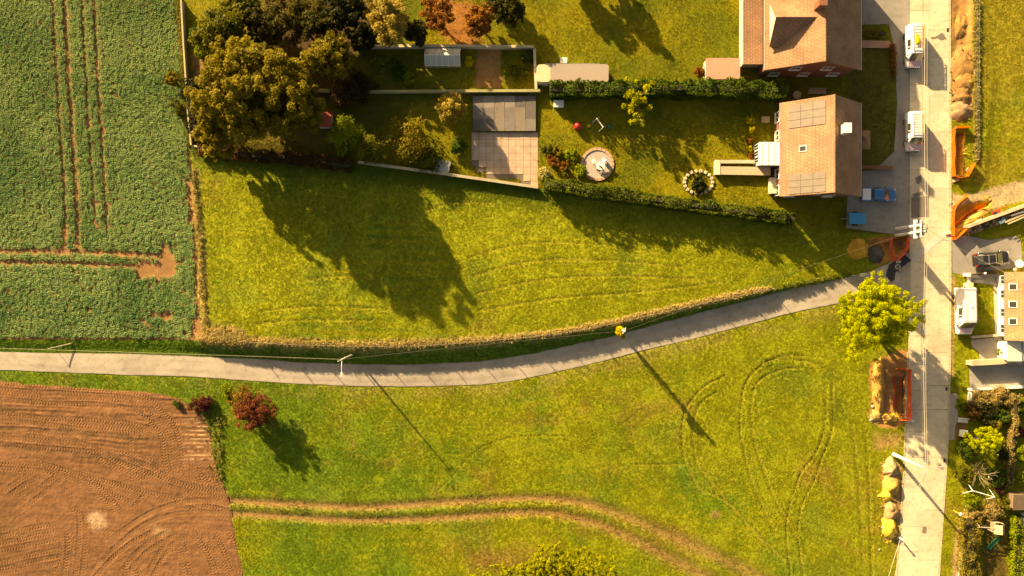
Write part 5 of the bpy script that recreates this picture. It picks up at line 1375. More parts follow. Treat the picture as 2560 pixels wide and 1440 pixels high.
# ------------------------------------------------------------------ vehicles
m_tyre = M('tyre_rubber', (.025, .024, .024), .9, .3)
m_rim = M('wheel_rim', (.45, .44, .42), .35, .15, 4, metal=.7)
m_vglass = Mglass('vehicle_glass', (.045, .045, .035), .05)
m_van = M('van_white', (.82, .80, .78), .3, .04, .8, coat=.5)
m_blackp = M('black_trim', (.025, .024, .025), .6, .2)
m_red = M('lamp_red', (.45, .02, .02), .3, .1)
m_lamp = M('lamp_clear', (.75, .72, .65), .15, .05)
m_alu = M('aluminium', (.62, .58, .50), .4, .15, 3, metal=.5)
def Mchev():
    m, nt, b, o = _nt('chevron')
    tc = nt.nodes.new('ShaderNodeTexCoord'); sp = nt.nodes.new('ShaderNodeSeparateXYZ'); nt.links.new(tc.outputs['Object'], sp.inputs[0])
    def mt(op, a, b_=None):
        n = nt.nodes.new('ShaderNodeMath'); n.operation = op
        for i, v in enumerate((a, b_)):
            if v is None: continue
            if hasattr(v, 'links'): nt.links.new(v, n.inputs[i])
            else: n.inputs[i].default_value = v
        return n.outputs[0]
    s = mt('ADD', mt('MULTIPLY', sp.outputs[0], 3.6), mt('MULTIPLY', mt('ABSOLUTE', sp.outputs[1]), -3.6))
    s = mt('GREATER_THAN', mt('FRACT', s), .5)
    nt.links.new(mixrgb(nt, 'MIX', s, (.80, .78, .76), (.50, .05, .09)), b.inputs['Base Color'])
    b.inputs['Roughness'].default_value = .35
    return m
m_chev = Mchev()
def section(x, w, wt, zb, zm, zt):
    return [(x, -w * .94, zb), (x, -w, zb + .18), (x, -w, zm), (x, -wt, zt - .09), (x, -(wt - .16), zt), (x, 0, zt + .025), (x, wt - .16, zt), (x, wt, zt - .09), (x, w, zm), (x, w, zb + .18), (x, w * .94, zb)]
def loft(st):
    mb = MB(); k = 11
    V = []; F = []
    for s in st: V += section(*s)
    for i in range(len(st) - 1):
        for j in range(k):
            a, b = i * k + j, i * k + (j + 1) % k
            F.append((a, b, b + k, a + k))
    F.append(tuple(range(k))); F.append(tuple(reversed(range((len(st) - 1) * k, len(st) * k))))
    mb.add(V, F)
    return mb
def fix_normals(o):
    bm = bmesh.new(); bm.from_mesh(o.data); bmesh.ops.recalc_face_normals(bm, faces=bm.faces); bm.to_mesh(o.data); bm.free()
def side_pt(st, x, f):
    """point on the sloping upper side at station x, f from belt (0) to roof edge (1)"""
    st = sorted(st); xs = [s[0] for s in st]
    g = lambda i: float(np.interp(x, xs, [s[i] for s in st]))
    w, wt, zm, zt = g(1), g(2), g(4), g(5) - .09
    return w + (wt - w) * f, zm + (zt - zm) * f
def pane_side(st, t, x0, x1, f0, f1, s, mat=None, name='side_window'):
    q = []
    for x, f in ((x0, f0), (x1, f0), (x1, f1), (x0, f1)):
        w, z = side_pt(st, x, f); q.append((x, s * (w + .012), z + .006))
    if s < 0: q = q
    else: q = q[::-1]
    o = MB().slab(q, .02).build(name, mat or m_vglass, t); fix_normals(o)
    return o
def across(t, name, mat, xa, wa, za, xb, wb, zb, lift=.015, th=.02, bend=.0):
    """panel across the vehicle between two stations (windscreen, bonnet, rear window)"""
    a = Vector((xa, 0, za)); b = Vector((xb, 0, zb)); n = (b - a).cross(Vector((0, 1, 0))).normalized()
    if n.z < 0: n = -n
    mb = MB(); pts = []
    for k in (-1, -.5, 0, .5, 1):
        cz = .03 * (1 - k * k)
        pts.append((Vector((xa, wa * k, za)) + n * (lift + cz), Vector((xb, wb * k, zb)) + n * (lift + cz)))
    V = []
    for p, q in pts: V += [p, q, p - n * th, q - n * th]
    F = []
    for i in range(4):
        a_, b_ = i * 4, i * 4 + 4
        F += [(a_, a_ + 1, b_ + 1, b_), (a_ + 2, b_ + 2, b_ + 3, a_ + 3), (a_, b_, b_ + 2, a_ + 2), (a_ + 1, a_ + 3, b_ + 3, b_ + 1)]
    F += [(0, 2, 3, 1), (16, 17, 19, 18)]
    o = mb.add(V, F).build(name, mat, t, True); fix_normals(o)
    for p in o.data.polygons: p.use_smooth = False
    return o
def wheel(t, x, y, r=.33, w=.22):
    s = 1 if y > 0 else -1
    def cyl(r0, r1, ya, yb):
        n = 18; V = []; 
        for yy, rr in ((ya, r0), (yb, r1)):
            V += [(x + rr * math.cos(6.2832 * k / n), yy, r + rr * math.sin(6.2832 * k / n)) for k in range(n)]
        return V, [(k, (k + 1) % n, (k + 1) % n + n, k + n) for k in range(n)] + [tuple(range(n)), tuple(reversed(range(n, 2 * n)))]
    o = MB().add(*cyl(r, r, y - w / 2, y + w / 2)).build('wheel', m_tyre, t); fix_normals(o)
    q = MB().add(*cyl(r * .62, r * .55, y + s * (w / 2 - .03), y + s * (w / 2 + .015))).build('rim', m_rim, o); fix_normals(q)
def van(label, px, py, rz, L, W, Hh, rack=None, group='white works vans'):
    p = at(px, py); t = thing('van', label, 'van', Vector((p.x, p.y, .032)), rz, group)
    h = L / 2; w = W / 2
    st = [(h, w * .80, w * .72, .32, .55, .78), (h - .12, w * .94, w * .84, .28, .66, .98), (h - .82, w, w * .87, .28, 1.0, 1.22), (h - 1.5, w, w * .80, .28, 1.18, Hh - .06), (h - 1.8, w, w * .82, .28, 1.2, Hh), (-h + .25, w, w * .82, .28, 1.2, Hh), (-h + .06, w * .98, w * .8, .28, 1.2, Hh - .05), (-h, w * .95, w * .77, .32, 1.15, Hh - .14)]
    o = loft(st).build('body', m_van, t, bevel=.09); fix_normals(o)
    across(t, 'windscreen', m_vglass, h - .80, w * .80, 1.22, h - 1.46, w * .70, Hh - .10, .02)
    across(t, 'bonnet', m_chev, h - .14, w * .76, .99, h - .78, w * .82, 1.21, .018)
    across(t, 'roof_rear_edge', m_blackp, -h + .02, w * .7, Hh - .10, -h - .012, w * .7, 1.9, .012)
    for s in (-1, 1):
        pane_side(st, t, h - 2.35, h - 1.30, .08, .82, s)
        pane_side(st, t, h - 3.3, h - 2.45, .12, .80, s)
        MB().box((h - 1.15, s * (w + .12), 1.22), (.14, .2, .3)).build('wing_mirror', m_blackp, t, bevel=.02)
        o = MB().box((h - .10, s * w * .68, .74), (.2, .34, .2)).build('headlight', m_lamp, t, bevel=.03)
        MB().box((-h + .0, s * w * .84, 1.05), (.06, .14, .5)).build('tail_light', m_red, t, bevel=.01)
        MB().box((-.2, s * (w + .012), .62), (L * .55, .03, .1)).build('side_strip', m_blackp, t)
        wheel(t, h - 1.0, s * (w - .12)); wheel(t, -h + 1.05, s * (w - .12))
    MB().box((h - .02, 0, .42), (.16, W * .82, .26)).build('front_bumper', m_blackp, t, bevel=.05)
    MB().box((-h - .02, 0, .42), (.12, W * .86, .2)).build('rear_bumper', m_blackp, t, bevel=.04)
    MB().box((h + .02, 0, .66), (.04, W * .42, .12)).build('grille', m_blackp, t)
    if rack:
        z0 = Hh + .03; x1 = h - 2.0; x0 = -h + .15; wr = w * .78
        rk = MB()
        for s in (-1, 1): rk.tube([(x0, s * wr, z0 + .16), (x1, s * wr, z0 + .16)], .03, 5)
        rk.build('roof_rack', m_alu, t)
        n = 9
        for k in range(n):
            x = lerp(x0 + .05, x1 - .05, k / (n - 1))
            MB().box((x, 0, z0 + .13), (.045, wr * 2, .045)).build('rack_bar', m_alu, t)
            if k % 4 == 0:
                for s in (-1, 1): MB().box((x, s * wr, z0 + .06), (.05, .05, .16)).build('rack_foot', m_alu, t)
        lad = thing('ladder', rack[1], 'ladder', t.location.copy() , rz, 'roof ladders'); lad.location.z = t.location.z
        yl = wr * .62 * rack[3]; mt = rack[0]
        for s in (-1, 1): MB().box(((x0 + x1) / 2 + .05, yl + s * .17, z0 + .20), ((x1 - x0) * .98, .05, .08)).build('stile', mt, lad)
        for k in range(13):
            x = lerp(x0 + .2, x1 - .1, k / 12)
            MB().tube([(x, yl - .16, z0 + .20), (x, yl + .16, z0 + .20)], .018, 5).build('rung', mt, lad)
        if rack[2]:
            tb = thing('tarpaulin', 'crumpled yellow tarpaulin strapped on the van roof rack', 'tarpaulin', t.location.copy(), rz)
            mb = MB(); r_ = random.Random(3); V = []; F = []
            for i in range(9):
                for j in range(6):
                    e = (i in (0, 8)) or (j in (0, 5))
                    V.append((-1.2 + .16 * i + r_.uniform(-.05, .05), -.30 + .11 * j * (1 if i > 2 else .6) + r_.uniform(-.03, .03) - .1, z0 + .165 + (0 if e else r_.uniform(.03, .14))))
            for i in range(8):
                for j in range(5): a = i * 6 + j; F.append((a, a + 6, a + 7, a + 1))
            o = mb.add(V, F).build('sheet', M('yellow_tarp', (.85, .68, .02), .6, .25, 4), tb, True); o.modifiers.new('thick', 'SOLIDIFY').thickness = .02
    else:
        MB().box((-.6, .1, Hh + .04), (.3, .3, .1)).build('roof_vent', m_van, t, bevel=.02)
        MB().tube([(h - 2.2, .35, Hh), (h - 2.2, .35, Hh + .12)], .03, 6).build('aerial', m_blackp, t)
    return t
m_olad = M('orange_ladder', (.75, .33, .10), .5, .15, 3); m_ylad = M('pale_ladder', (.72, .60, .34), .5, .15, 3)
DN = -math.pi / 2
van('white van with yellow tarpaulin and orange ladder on its roof rack', 2276, 122, DN, 5.2, 1.92, 2.15, (m_olad, 'orange ladder lashed on the roof rack of a white van', True, 1))
van('white van with pale ladder and empty roof rack', 2276, 333, DN, 4.75, 1.86, 2.1, (m_ylad, 'pale yellow ladder on the roof rack of a white van', False, 1))
van('white van without roof rack parked on the grass verge', 2402, 777, DN + .02, 5.8, 2.0, 2.4, None)
def suv():
    p = at(2471, 648); t = thing('car', 'black estate car with silver roof rails parked on the driveway', 'car', Vector((p.x, p.y, .032)), math.radians(5))
    L, w, Hh = 4.35, .88, 1.62; h = L / 2
    st = [(h, w * .62, w * .55, .3, .5, .66), (h - .15, w * .9, w * .8, .25, .66, .84), (h - 1.0, w, w * .88, .25, .84, 1.0), (h - 1.85, w, w * .72, .25, .92, Hh - .04), (h - 2.1, w, w * .73, .25, .92, Hh), (-h + .75, w, w * .72, .25, .94, Hh - .03), (-h + .22, w * .97, w * .70, .25, .95, 1.10), (-h, w * .84, w * .7, .3, .75, .88)]
    m = M('black_paint', (.022, .020, .021), .18, .2, 1, coat=1)
    o = loft(st).build('body', m, t, bevel=.03); fix_normals(o)
    across(t, 'windscreen', Mglass('olive_screen', (.30, .29, .16), .08), h - 1.02, w * .82, 1.0, h - 1.82, w * .64, Hh - .06, .02)  # windscreen in pale olive, lighter than the other panes
    across(t, 'rear_window', m_vglass, -h + .25, w * .62, 1.12, -h + .72, w * .6, Hh - .06, .02)
    for s in (-1, 1):
        for xa, xb in ((h - 2.5, h - 1.6), (h - 3.4, h - 2.58)): pane_side(st, t, xa, xb, .1, .85, s)
        MB().tube([(h - 2.1, s * w * .58, Hh + .04), (-h + .7, s * w * .58, Hh + .02)], .018, 6).build('roof_rail', m_alu, t)
        MB().box((h - 1.35, s * (w + .1), .95), (.16, .18, .14)).build('wing_mirror', m, t, bevel=.03)
        MB().box((h - .12, s * w * .68, .66), (.22, .34, .14)).build('headlight', m_lamp, t, bevel=.03)
        MB().box((-h + .14, s * w * .8, .92), (.2, .2, .34)).build('tail_light', m_red, t, bevel=.02)
        wheel(t, h - .85, s * (w - .1), .33, .2); wheel(t, -h + .85, s * (w - .1), .33, .2)
    for x in (.05, -.85): MB().box((x, 0, Hh + .07), (.04, w * 1.3, .03)).build('roof_bar', m_alu, t)
    MB().box((-h - .02, 0, .5), (.16, w * 1.7, .22)).build('rear_bumper', m_blackp, t, bevel=.05)
    MB().box((h + .0, 0, .42), (.12, w * 1.2, .2)).build('front_bumper', m_blackp, t, bevel=.05)
suv()
def pickup():
    p = at(2190, 488); t = thing('car', 'small blue car with a white rear panel on the grey drive', 'car', Vector((p.x, p.y, .032)), math.radians(0))
    L, w, Hh = 4.3, .84, 1.48; h = L / 2
    st = [(h, w * .66, w * .6, .3, .5, .64), (h - .15, w * .92, w * .82, .25, .64, .8), (h - 1.0, w, w * .86, .25, .82, .94), (h - 1.7, w, w * .74, .25, .9, Hh - .04), (h - 1.95, w, w * .74, .25, .9, Hh), (-.75, w, w * .74, .25, .9, Hh - .04), (-.95, w, w * .9, .25, .84, 1.0), (-h + .05, w * .98, w * .9, .25, .82, .96), (-h, w * .9, w * .82, .3, .8, .9)]
    m = M('blue_paint', (.02, .14, .36), .25, .15, 1, coat=.8)
    o = loft(st).build('body', m, t, bevel=.03); fix_normals(o)
    across(t, 'windscreen', m_vglass, h - 1.02, w * .8, .96, h - 1.66, w * .66, Hh - .06, .02)
    across(t, 'rear_window', m_vglass, -.94, w * .68, 1.04, -.78, w * .64, Hh - .1, .02)
    for s in (-1, 1):
        pane_side(st, t, -.6, h - 1.5, .12, .85, s)
        MB().box((h - .12, s * w * .68, .62), (.2, .32, .14)).build('headlight', m_lamp, t, bevel=.03)
        MB().box((-h + .02, s * w * .8, .74), (.1, .16, .2)).build('tail_light', m_red, t)
        MB().box((h - 1.3, s * (w + .1), .92), (.14, .16, .13)).build('wing_mirror', m, t, bevel=.02)
        wheel(t, h - .8, s * (w - .1), .31, .2); wheel(t, -h + .8, s * (w - .1), .31, .2)
    MB().box((-1.58, 0, 1.03), (1.02, w * 1.62, .09)).build('rear_panel', M('white_panel', (.8, .79, .80), .5, .05), t, bevel=.02)  # flat white panel laid over the rear deck
pickup()
def skip():
    a = at(2143, 546, 1.0); t = thing('box_trailer', 'box trailer under a bright blue cover on the grey drive', 'trailer', Vector((a.x, a.y, .032)))
    MB().box((0, 0, .68), (2.0, 1.3, .5)).build('trailer_body', m_zinc, t, bevel=.03)
    MB().box((0, 0, 1.0), (2.08, 1.38, .16)).build('cover', M('blue_tarp', (.02, .30, .55), .5, .2, 2.5, .3, 6), t, bevel=.06)
    for s in (-1, 1): wheel(t, 0, s * .78, .3, .18)
    MB().box((-1.45, 0, .45), (.95, .08, .08)).build('drawbar', m_zinc, t)
    MB().tube([(-1.8, 0, .0), (-1.8, 0, .5)], .03, 6).build('jockey_stand', m_zinc, t)
skip()

# ------------------------------------------------------------------ utility poles, lamps, wires
m_pole = M('concrete_pole', (.60, .55, .45), .85, .15, 2, .2)
m_wire = M('cable', (.55, .47, .36), .6, .2)
m_dwire = M('dark_cable', (.18, .14, .11), .7, .2)
def lamp_pole():
    b = put(881, 887); t = thing('street_lamp', 'slim street lamp with white lantern leaning over the lane', 'street lamp', b)
    MB().tube([(0, 0, -.3), (0, 0, 7.0)], [.13, .08], 8).build('pole', m_pole, t)
    MB().box((0, 0, 6.8), (1.0, .08, .1), .5).build('cross_arm', m_pole, t)
    ar = MB().tube([(0, 0, 6.7), (.02, -.8, 7.1), (.05, -1.7, 7.15)], .03, 6).build('lamp_arm', m_white, t)
    MB().box((.05, -1.75, 7.12), (.22, .5, .12)).build('lantern', m_white, t, bevel=.04)
    for s in (-1, 1): MB().lathe([(.03, 0), (.06, .05), (.06, .12), (.03, .17)], 8, (s * .4, s * .22, 6.85)).build('insulator', m_white, t)
    return b + Vector((0, 0, 6.95))
def wood_pole(px, py, label, h=6.6, strut=False):
    b = put(px, py); t = thing('utility_pole', label, 'utility pole', b)
    MB().tube([(0, 0, -.3), (0, 0, h)], [.14, .09], 8).build('pole', M('silver_pole', (.42, .36, .26), .85, .3, 4, .3), t)
    MB().box((0, 0, h - .2), (.9, .1, .1), 1.2).build('cross_arm', m_pole, t)
    for s in (-1, 1): MB().lathe([(.03, 0), (.06, .05), (.06, .12), (.03, .17)], 8, (s * .12, s * .36, h - .15)).build('insulator', m_white, t)
    return b + Vector((0, 0, h))
W1 = lamp_pole()
def leaning_pole():
    b = put(186, 857); e = at(120, 872, 1.3); t = thing('leaning_pole', 'thin grey pole leaning low over the verge of the crop field', 'pole', b)
    MB().tube([b - Vector((0, 0, .2)), e], [.08, .05], 7).build('pole', M('silver_pole', (.42, .36, .26), .85, .3, 4, .3), t, world=True)
    MB().tube([e + Vector((-.1, 0, -.12)), e + Vector((.15, .02, -.1)), e + Vector((.15, .02, -1.3))], .03, 5).build('prop', M('silver_pole'), t, world=True)
leaning_pole()
def ivy_pole():
    b = put(1543, 820); t = thing('utility_pole', 'white concrete pole topped with bright yellow climber above the lane', 'utility pole', b)
    MB().tube([(0, 0, -.3), (0, 0, 7.0)], [.20, .15], 8).build('pole', m_white, t)
    MB().box((0, 0, 6.75), (.8, .1, .1), 1.1).build('cross_arm', m_pole, t)
    rng = np.random.default_rng(4); n = 900
    e = unit(rng.normal(size=(n, 3))); P = e * rng.random(n)[:, None] ** .4 * np.array((.55, .5, .6)) + np.array((-.35, -.2, 5.7))
    P = np.concatenate([P, e[:260] * np.array((.22, .28, .2)) + np.array((.05, -.8, 5.5))])
    low = e[:500] * np.array((.35, .35, 2.2)) + np.array((-.05, 0, 3.2)); P = np.concatenate([P, low]); k = len(P)
    leaves('climber', P, rng.normal(size=(k, 3)) + np.array((0, 0, .8)), rng.uniform(.06, .12, k), pick(YEL, rng.random(k)), m_leaf, t, rng)
    return b + Vector((0, 0, 6.9))
W2 = ivy_pole()
def transformer():
    b = at(2240, 580); t = thing('transformer_pole', 'twin-legged pale concrete mast carrying a transformer beside the road', 'utility pole', Vector((b.x, b.y, 0)))
    for s in (-1, 1): MB().tube([(0, s * .42, -.3), (0, s * .38, 6.5)], [.19, .14], 8).build('mast_leg', m_white, t)
    MB().box((0, 0, 5.3), (.36, 2.2, .3)).build('cross_beam', m_white, t, bevel=.02)
    MB().box((.5, 0, 5.42), (1.0, 1.5, .1)).build('platform', m_zinc, t)
    tr = MB().box((.55, 0, 5.92), (.75, 1.1, .9)).build('transformer', M('transformer_green', (.34, .34, .22), .6, .2, 3), t, bevel=.05)
    for k in range(5): MB().box((.95, -.4 + .2 * k, 5.9), (.09, .05, .7)).build('cooling_fin', M('transformer_green'), tr)
    for y in (-.3, 0, .3): MB().lathe([(.05, 0), (.09, .06), (.05, .12), (.09, .18), (.04, .26)], 8, (.55, y, 6.37)).build('bushing', m_white, tr)
    MB().box((.1, 0, 6.45), (.14, 2.0, .14)).build('cross_arm', m_white, t)
    for y in (-.9, -.3, .3, .9): MB().lathe([(.04, 0), (.08, .05), (.08, .15), (.04, .22)], 8, (.1, y, 6.5)).build('insulator', m_white, t)
    MB().tube([(.1, 0, 6.1), (2.6, .2, 6.25)], .05, 6).build('bracket_arm', m_alu, t)
    return Vector((b.x, b.y, 6.68))
WT = transformer()
def lamp2(px, py, label, h, r, gr=None):
    b = put(px, py); t = thing('utility_pole', label, 'utility pole', b)
    MB().tube([(0, 0, -.3), (0, 0, h)], [r, r * .2], 8).build('pole', m_white, t)
    MB().box((0, 0, h - .25), (.12, 1.2, .12)).build('cross_arm', m_pole, t)
    for y in (-.5, 0, .5): MB().lathe([(.03, 0), (.06, .05), (.06, .12), (.03, .17)], 8, (0, y, h - .18)).build('insulator', m_white, t)
    MB().tube([(0, 0, h - .4), (.8, .1, h - .1), (1.9, .1, h - .1)], .035, 6).build('lamp_arm', m_alu, t)
    MB().box((2.05, .1, h - .12), (.5, .2, .1)).build('lantern', m_alu, t, bevel=.03)
    return b + Vector((0, 0, h - .1))
WS = lamp2(2234, 1136, 'tall white tapering pole beside the soil heaps', 8.4, .25)
def wire(label, a, b, sag=.5, r=.022, mat=None, n=14):
    a, b = Vector(a), Vector(b); t = (a + b) / 2
    pts = [a.lerp(b, k / n) - Vector((0, 0, sag * 4 * (k / n) * (1 - k / n))) for k in range(n + 1)]
    o = MB().tube(pts, r, 5).build('overhead_wire', mat or m_wire); tag(o, label, 'wire', 'overhead wires')
WL = at(-420, 858, 6.8)
wire('thin pale overhead wire reaching the street lamp along the crop verge', WL, W1, .5, .012)
wire('thin overhead wire between street lamp and the climber-topped pole', W1, W2, .6, .010, m_dwire)
wire('thin overhead wire from the climber-topped pole to the transformer mast', W2, WT, .7, .010, m_dwire)
for i, dy in enumerate((-.8, -.25, .3)):
    wire(['thin dark', 'thick pale', 'thin pale'][i] + ' overhead cable leading up the road from the transformer mast', WT + Vector((.25 + .28 * i, dy * .4, .15)), at(2312 + 6 * i, -160, 7.5), .5, .03 if i == 1 else .02, m_wire if i else m_dwire)
    wire(['thin dark', 'thick pale', 'thin pale'][i] + ' overhead cable between the transformer mast and tall white pole', WT + Vector((.25 + .28 * i, dy * .4, .15)), WS + Vector((-.1 + .2 * i, dy * .4, .1)), .6, .028 if i == 1 else .02, m_wire if i else m_dwire)
    if i < 2: wire(['outer', 'inner'][i] + ' pale overhead cable running down the road from the tall white pole', WS + Vector((-.1 + .25 * i, dy * .6, .1)), at(2188 + 20 * i, 1560, 8.0), .5, .028, m_wire)
wire('thin service wire from the transformer mast to the bungalow', WT + Vector((1, 0, -.6)), (iC['X0'] + .6, iC['Y1'] - .6, 3.4), .6, .018, m_wire)

def bollard(px, py, label, name='marker_post', h=1.15):
    b = put(px, py); t = thing(name, label, 'post', b)
    MB().tube([(0, 0, -.2), (0, 0, h)], .10, 8).build('shaft', m_white, t); MB().lathe([(.16, 0), (.17, .05), (.12, .12), (.03, .16)], 10, (0, 0, h - .02)).build('cap', m_white, t)
bollard(2247, 1343, 'short white post on the kerb beside the last sand heap')
bollard(2346, 463, 'short white post near the road patches') if False else None
def cross_marker():
    b = put(2388, 1279); t = thing('gas_marker', 'white-topped marker post with yellow cross bar in the verge', 'post', b)
    MB().tube([(0, 0, -.2), (0, 0, 1.3)], .05, 6).build('shaft', m_white, t); MB().lathe([(.05, 0), (.22, .06), (.22, .14), (.05, .2)], 12, (0, 0, 1.25)).build('head', m_white, t)
    MB().box((0, 0, 1.22), (1.9, .09, .07), -.52).build('cross_bar', M('yellow_bar', (.85, .68, .03), .5, .1), t)
cross_marker()
def road_sign():
    b = put(2142, 687); t = thing('road_sign', 'small white road sign standing at the lane verge under the big tree', 'road sign', b)
    MB().tube([(0, 0, -.2), (0, 0, 2.2)], .035, 6).build('post', m_alu, t)
    MB().lathe([(.42, 0), (.45, .02), (.42, .04)], 16).build('disc', m_white, t).matrix_local = Matrix.Translation((0, 0, 2.0)) @ Matrix.Rotation(math.radians(62), 4, 'X')
    MB().box((-.5, -.1, .35), (.5, .14, .5)).build('base_stone', m_stone, t, bevel=.05)
road_sign()

# ------------------------------------------------------------------ road works
def Mnet(name, c):
    m, nt, b, o = _nt(name); n = noise_node(nt, 3, 3); s = mixrgb(nt, 'MIX', n.outputs[0], tuple(v * .8 for v in c), c); nt.links.new(s, b.inputs['Base Color']); b.inputs['Roughness'].default_value = .6
    t = nt.nodes.new('ShaderNodeBsdfTranslucent'); nt.links.new(s, t.inputs[0]); mx = nt.nodes.new('ShaderNodeMixShader'); mx.inputs[0].default_value = .5
    nt.links.new(b.outputs[0], mx.inputs[1]); nt.links.new(t.outputs[0], mx.inputs[2]); nt.links.new(mx.outputs[0], o.inputs[0])
    return m
m_net = Mnet('orange_net', (.95, .26, .03)); m_rednet = Mnet('red_net', (.92, .20, .13))
def net(label, pts, h=1.0, mat=m_net, post=None, lean=0.0, z=None):
    Q = [at(x, y, (gz(x, y) if z is None else z)) for x, y in pts]
    t = thing('safety_netting', label, 'barrier', Q[0], 0, 'safety nettings round the trenches')
    mb = MB(); r = random.Random(len(pts) * 7 + int(pts[0][0]))
    for a, b in zip(Q, Q[1:]):
        d = b - a; L = d.length; n = max(2, int(L / .11)); d.normalize(); nn = Vector((-d.y, d.x, 0))
        wob = lambda s, k: nn * (.05 * math.sin(s * 2.1 + k * .3)) + nn * lean * (k / 7) + Vector((0, 0, -.04 * math.sin(s * 1.7) ** 2 * (k > 3)))
        for i in range(n):
            s0 = L * i / n; p = a + d * s0
            q0 = p + wob(s0, 0); q1 = p + wob(s0, 7) + Vector((0, 0, h))
            e = d * .045
            mb.add([q0 - e, q0 + e, q1 + e, q1 - e], [(0, 1, 2, 3)])
        m_ = max(2, int(L / .5))
        for k in range(8):
            zz = h * k / 7
            for i in range(m_):
                s0, s1 = L * i / m_, L * (i + 1) / m_
                p = a + d * s0 + wob(s0, k) + Vector((0, 0, zz)); q = a + d * s1 + wob(s1, k) + Vector((0, 0, zz)); u = Vector((0, 0, .05))
                mb.add([p - u, q - u, q + u, p + u], [(0, 1, 2, 3)])
    mb.build('net', mat, t, world=True)
    for p in Q: MB().tube([p - Vector((0, 0, .2)), p + Vector((0, 0, h + .12))], .03, 5).build('stake', m_wood, t, world=True)
    return t
net('orange netting round the long open trench beside the road', [(2418, 319), (2384, 320), (2378, 326), (2378, 385), (2378, 442), (2396, 446), (2412, 443), (2430, 408)], 1.0)
net('orange netting on the road side of the sandy trench by the wood pile', [(2414, 488), (2382, 516), (2377, 530), (2376, 590), (2380, 600), (2412, 570)], 1.0)
net('loose orange netting fallen into the sandy trench', [(2388, 566), (2412, 545), (2438, 526), (2462, 522)], .7, m_net, None, .5)
net('red netting set in a vee round the manhole pit', [(2222, 592), (2223, 620), (2232, 653), (2238, 653), (2258, 630), (2266, 608), (2268, 594)], 1.0, m_rednet)
net('orange netting along the road side of the pit with red conduits', [(2236, 922), (2269, 922), (2269, 985), (2268, 1048), (2246, 1050)], 1.0, Mnet('deep_orange_net', (.95, .18, .05)))
def plate(label, px, py, z, w, d, rz, mat=m_white, tilt=0.0):
    p = at(px, py, z); t = thing('sign_plate', label, 'sign', Vector((p.x, p.y, gz(px, py))), rz)
    MB().box((0, 0, z), (w, d, .03), 0, Matrix.Rotation(tilt, 3, 'X')).build('panel', mat, t)
    MB().tube([(0, 0, -.1), (0, 0, z)], .03, 5).build('stake', m_wood, t)
    return t
plate('white notice panel tied to the netting by the long trench', 2419, 424, .8, .5, .35, 1.0, m_white, .7)
plate('white notice panel on the netting by the sandy trench', 2380, 509, .8, .3, .45, .3, m_white, .5)
tp = plate('small white panel with dark marks beside the manhole pit', 2246, 655, .7, .55, .28, 0, m_white, .5)
for k in (-.15, 0, .15): MB().box((k, -.02, .725), (.08, .14, .02), 0, Matrix.Rotation(.5, 3, 'X')).build('mark', m_blackp, tp)
def barrier_foot(label, px, py, rz, mat):
    p = put(px, py); t = thing('barrier_foot', label, 'barrier foot', p, rz)
    MB().box((0, 0, .09), (.85, .32, .2)).build('block', mat, t, bevel=.03); MB().tube([(0, 0, .1), (0, 0, .4)], .03, 6).build('socket', m_zinc, t)
barrier_foot('pale rubber barrier foot at the bottom of the long trench netting', 2388, 451, .35, m_stone)
barrier_foot('pale barrier foot on the kerb beside the sandy trench', 2371, 583, .1, m_render)
barrier_foot('white barrier foot at the end of the netting by the conduit pit', 2277, 1051, -.3, m_white)
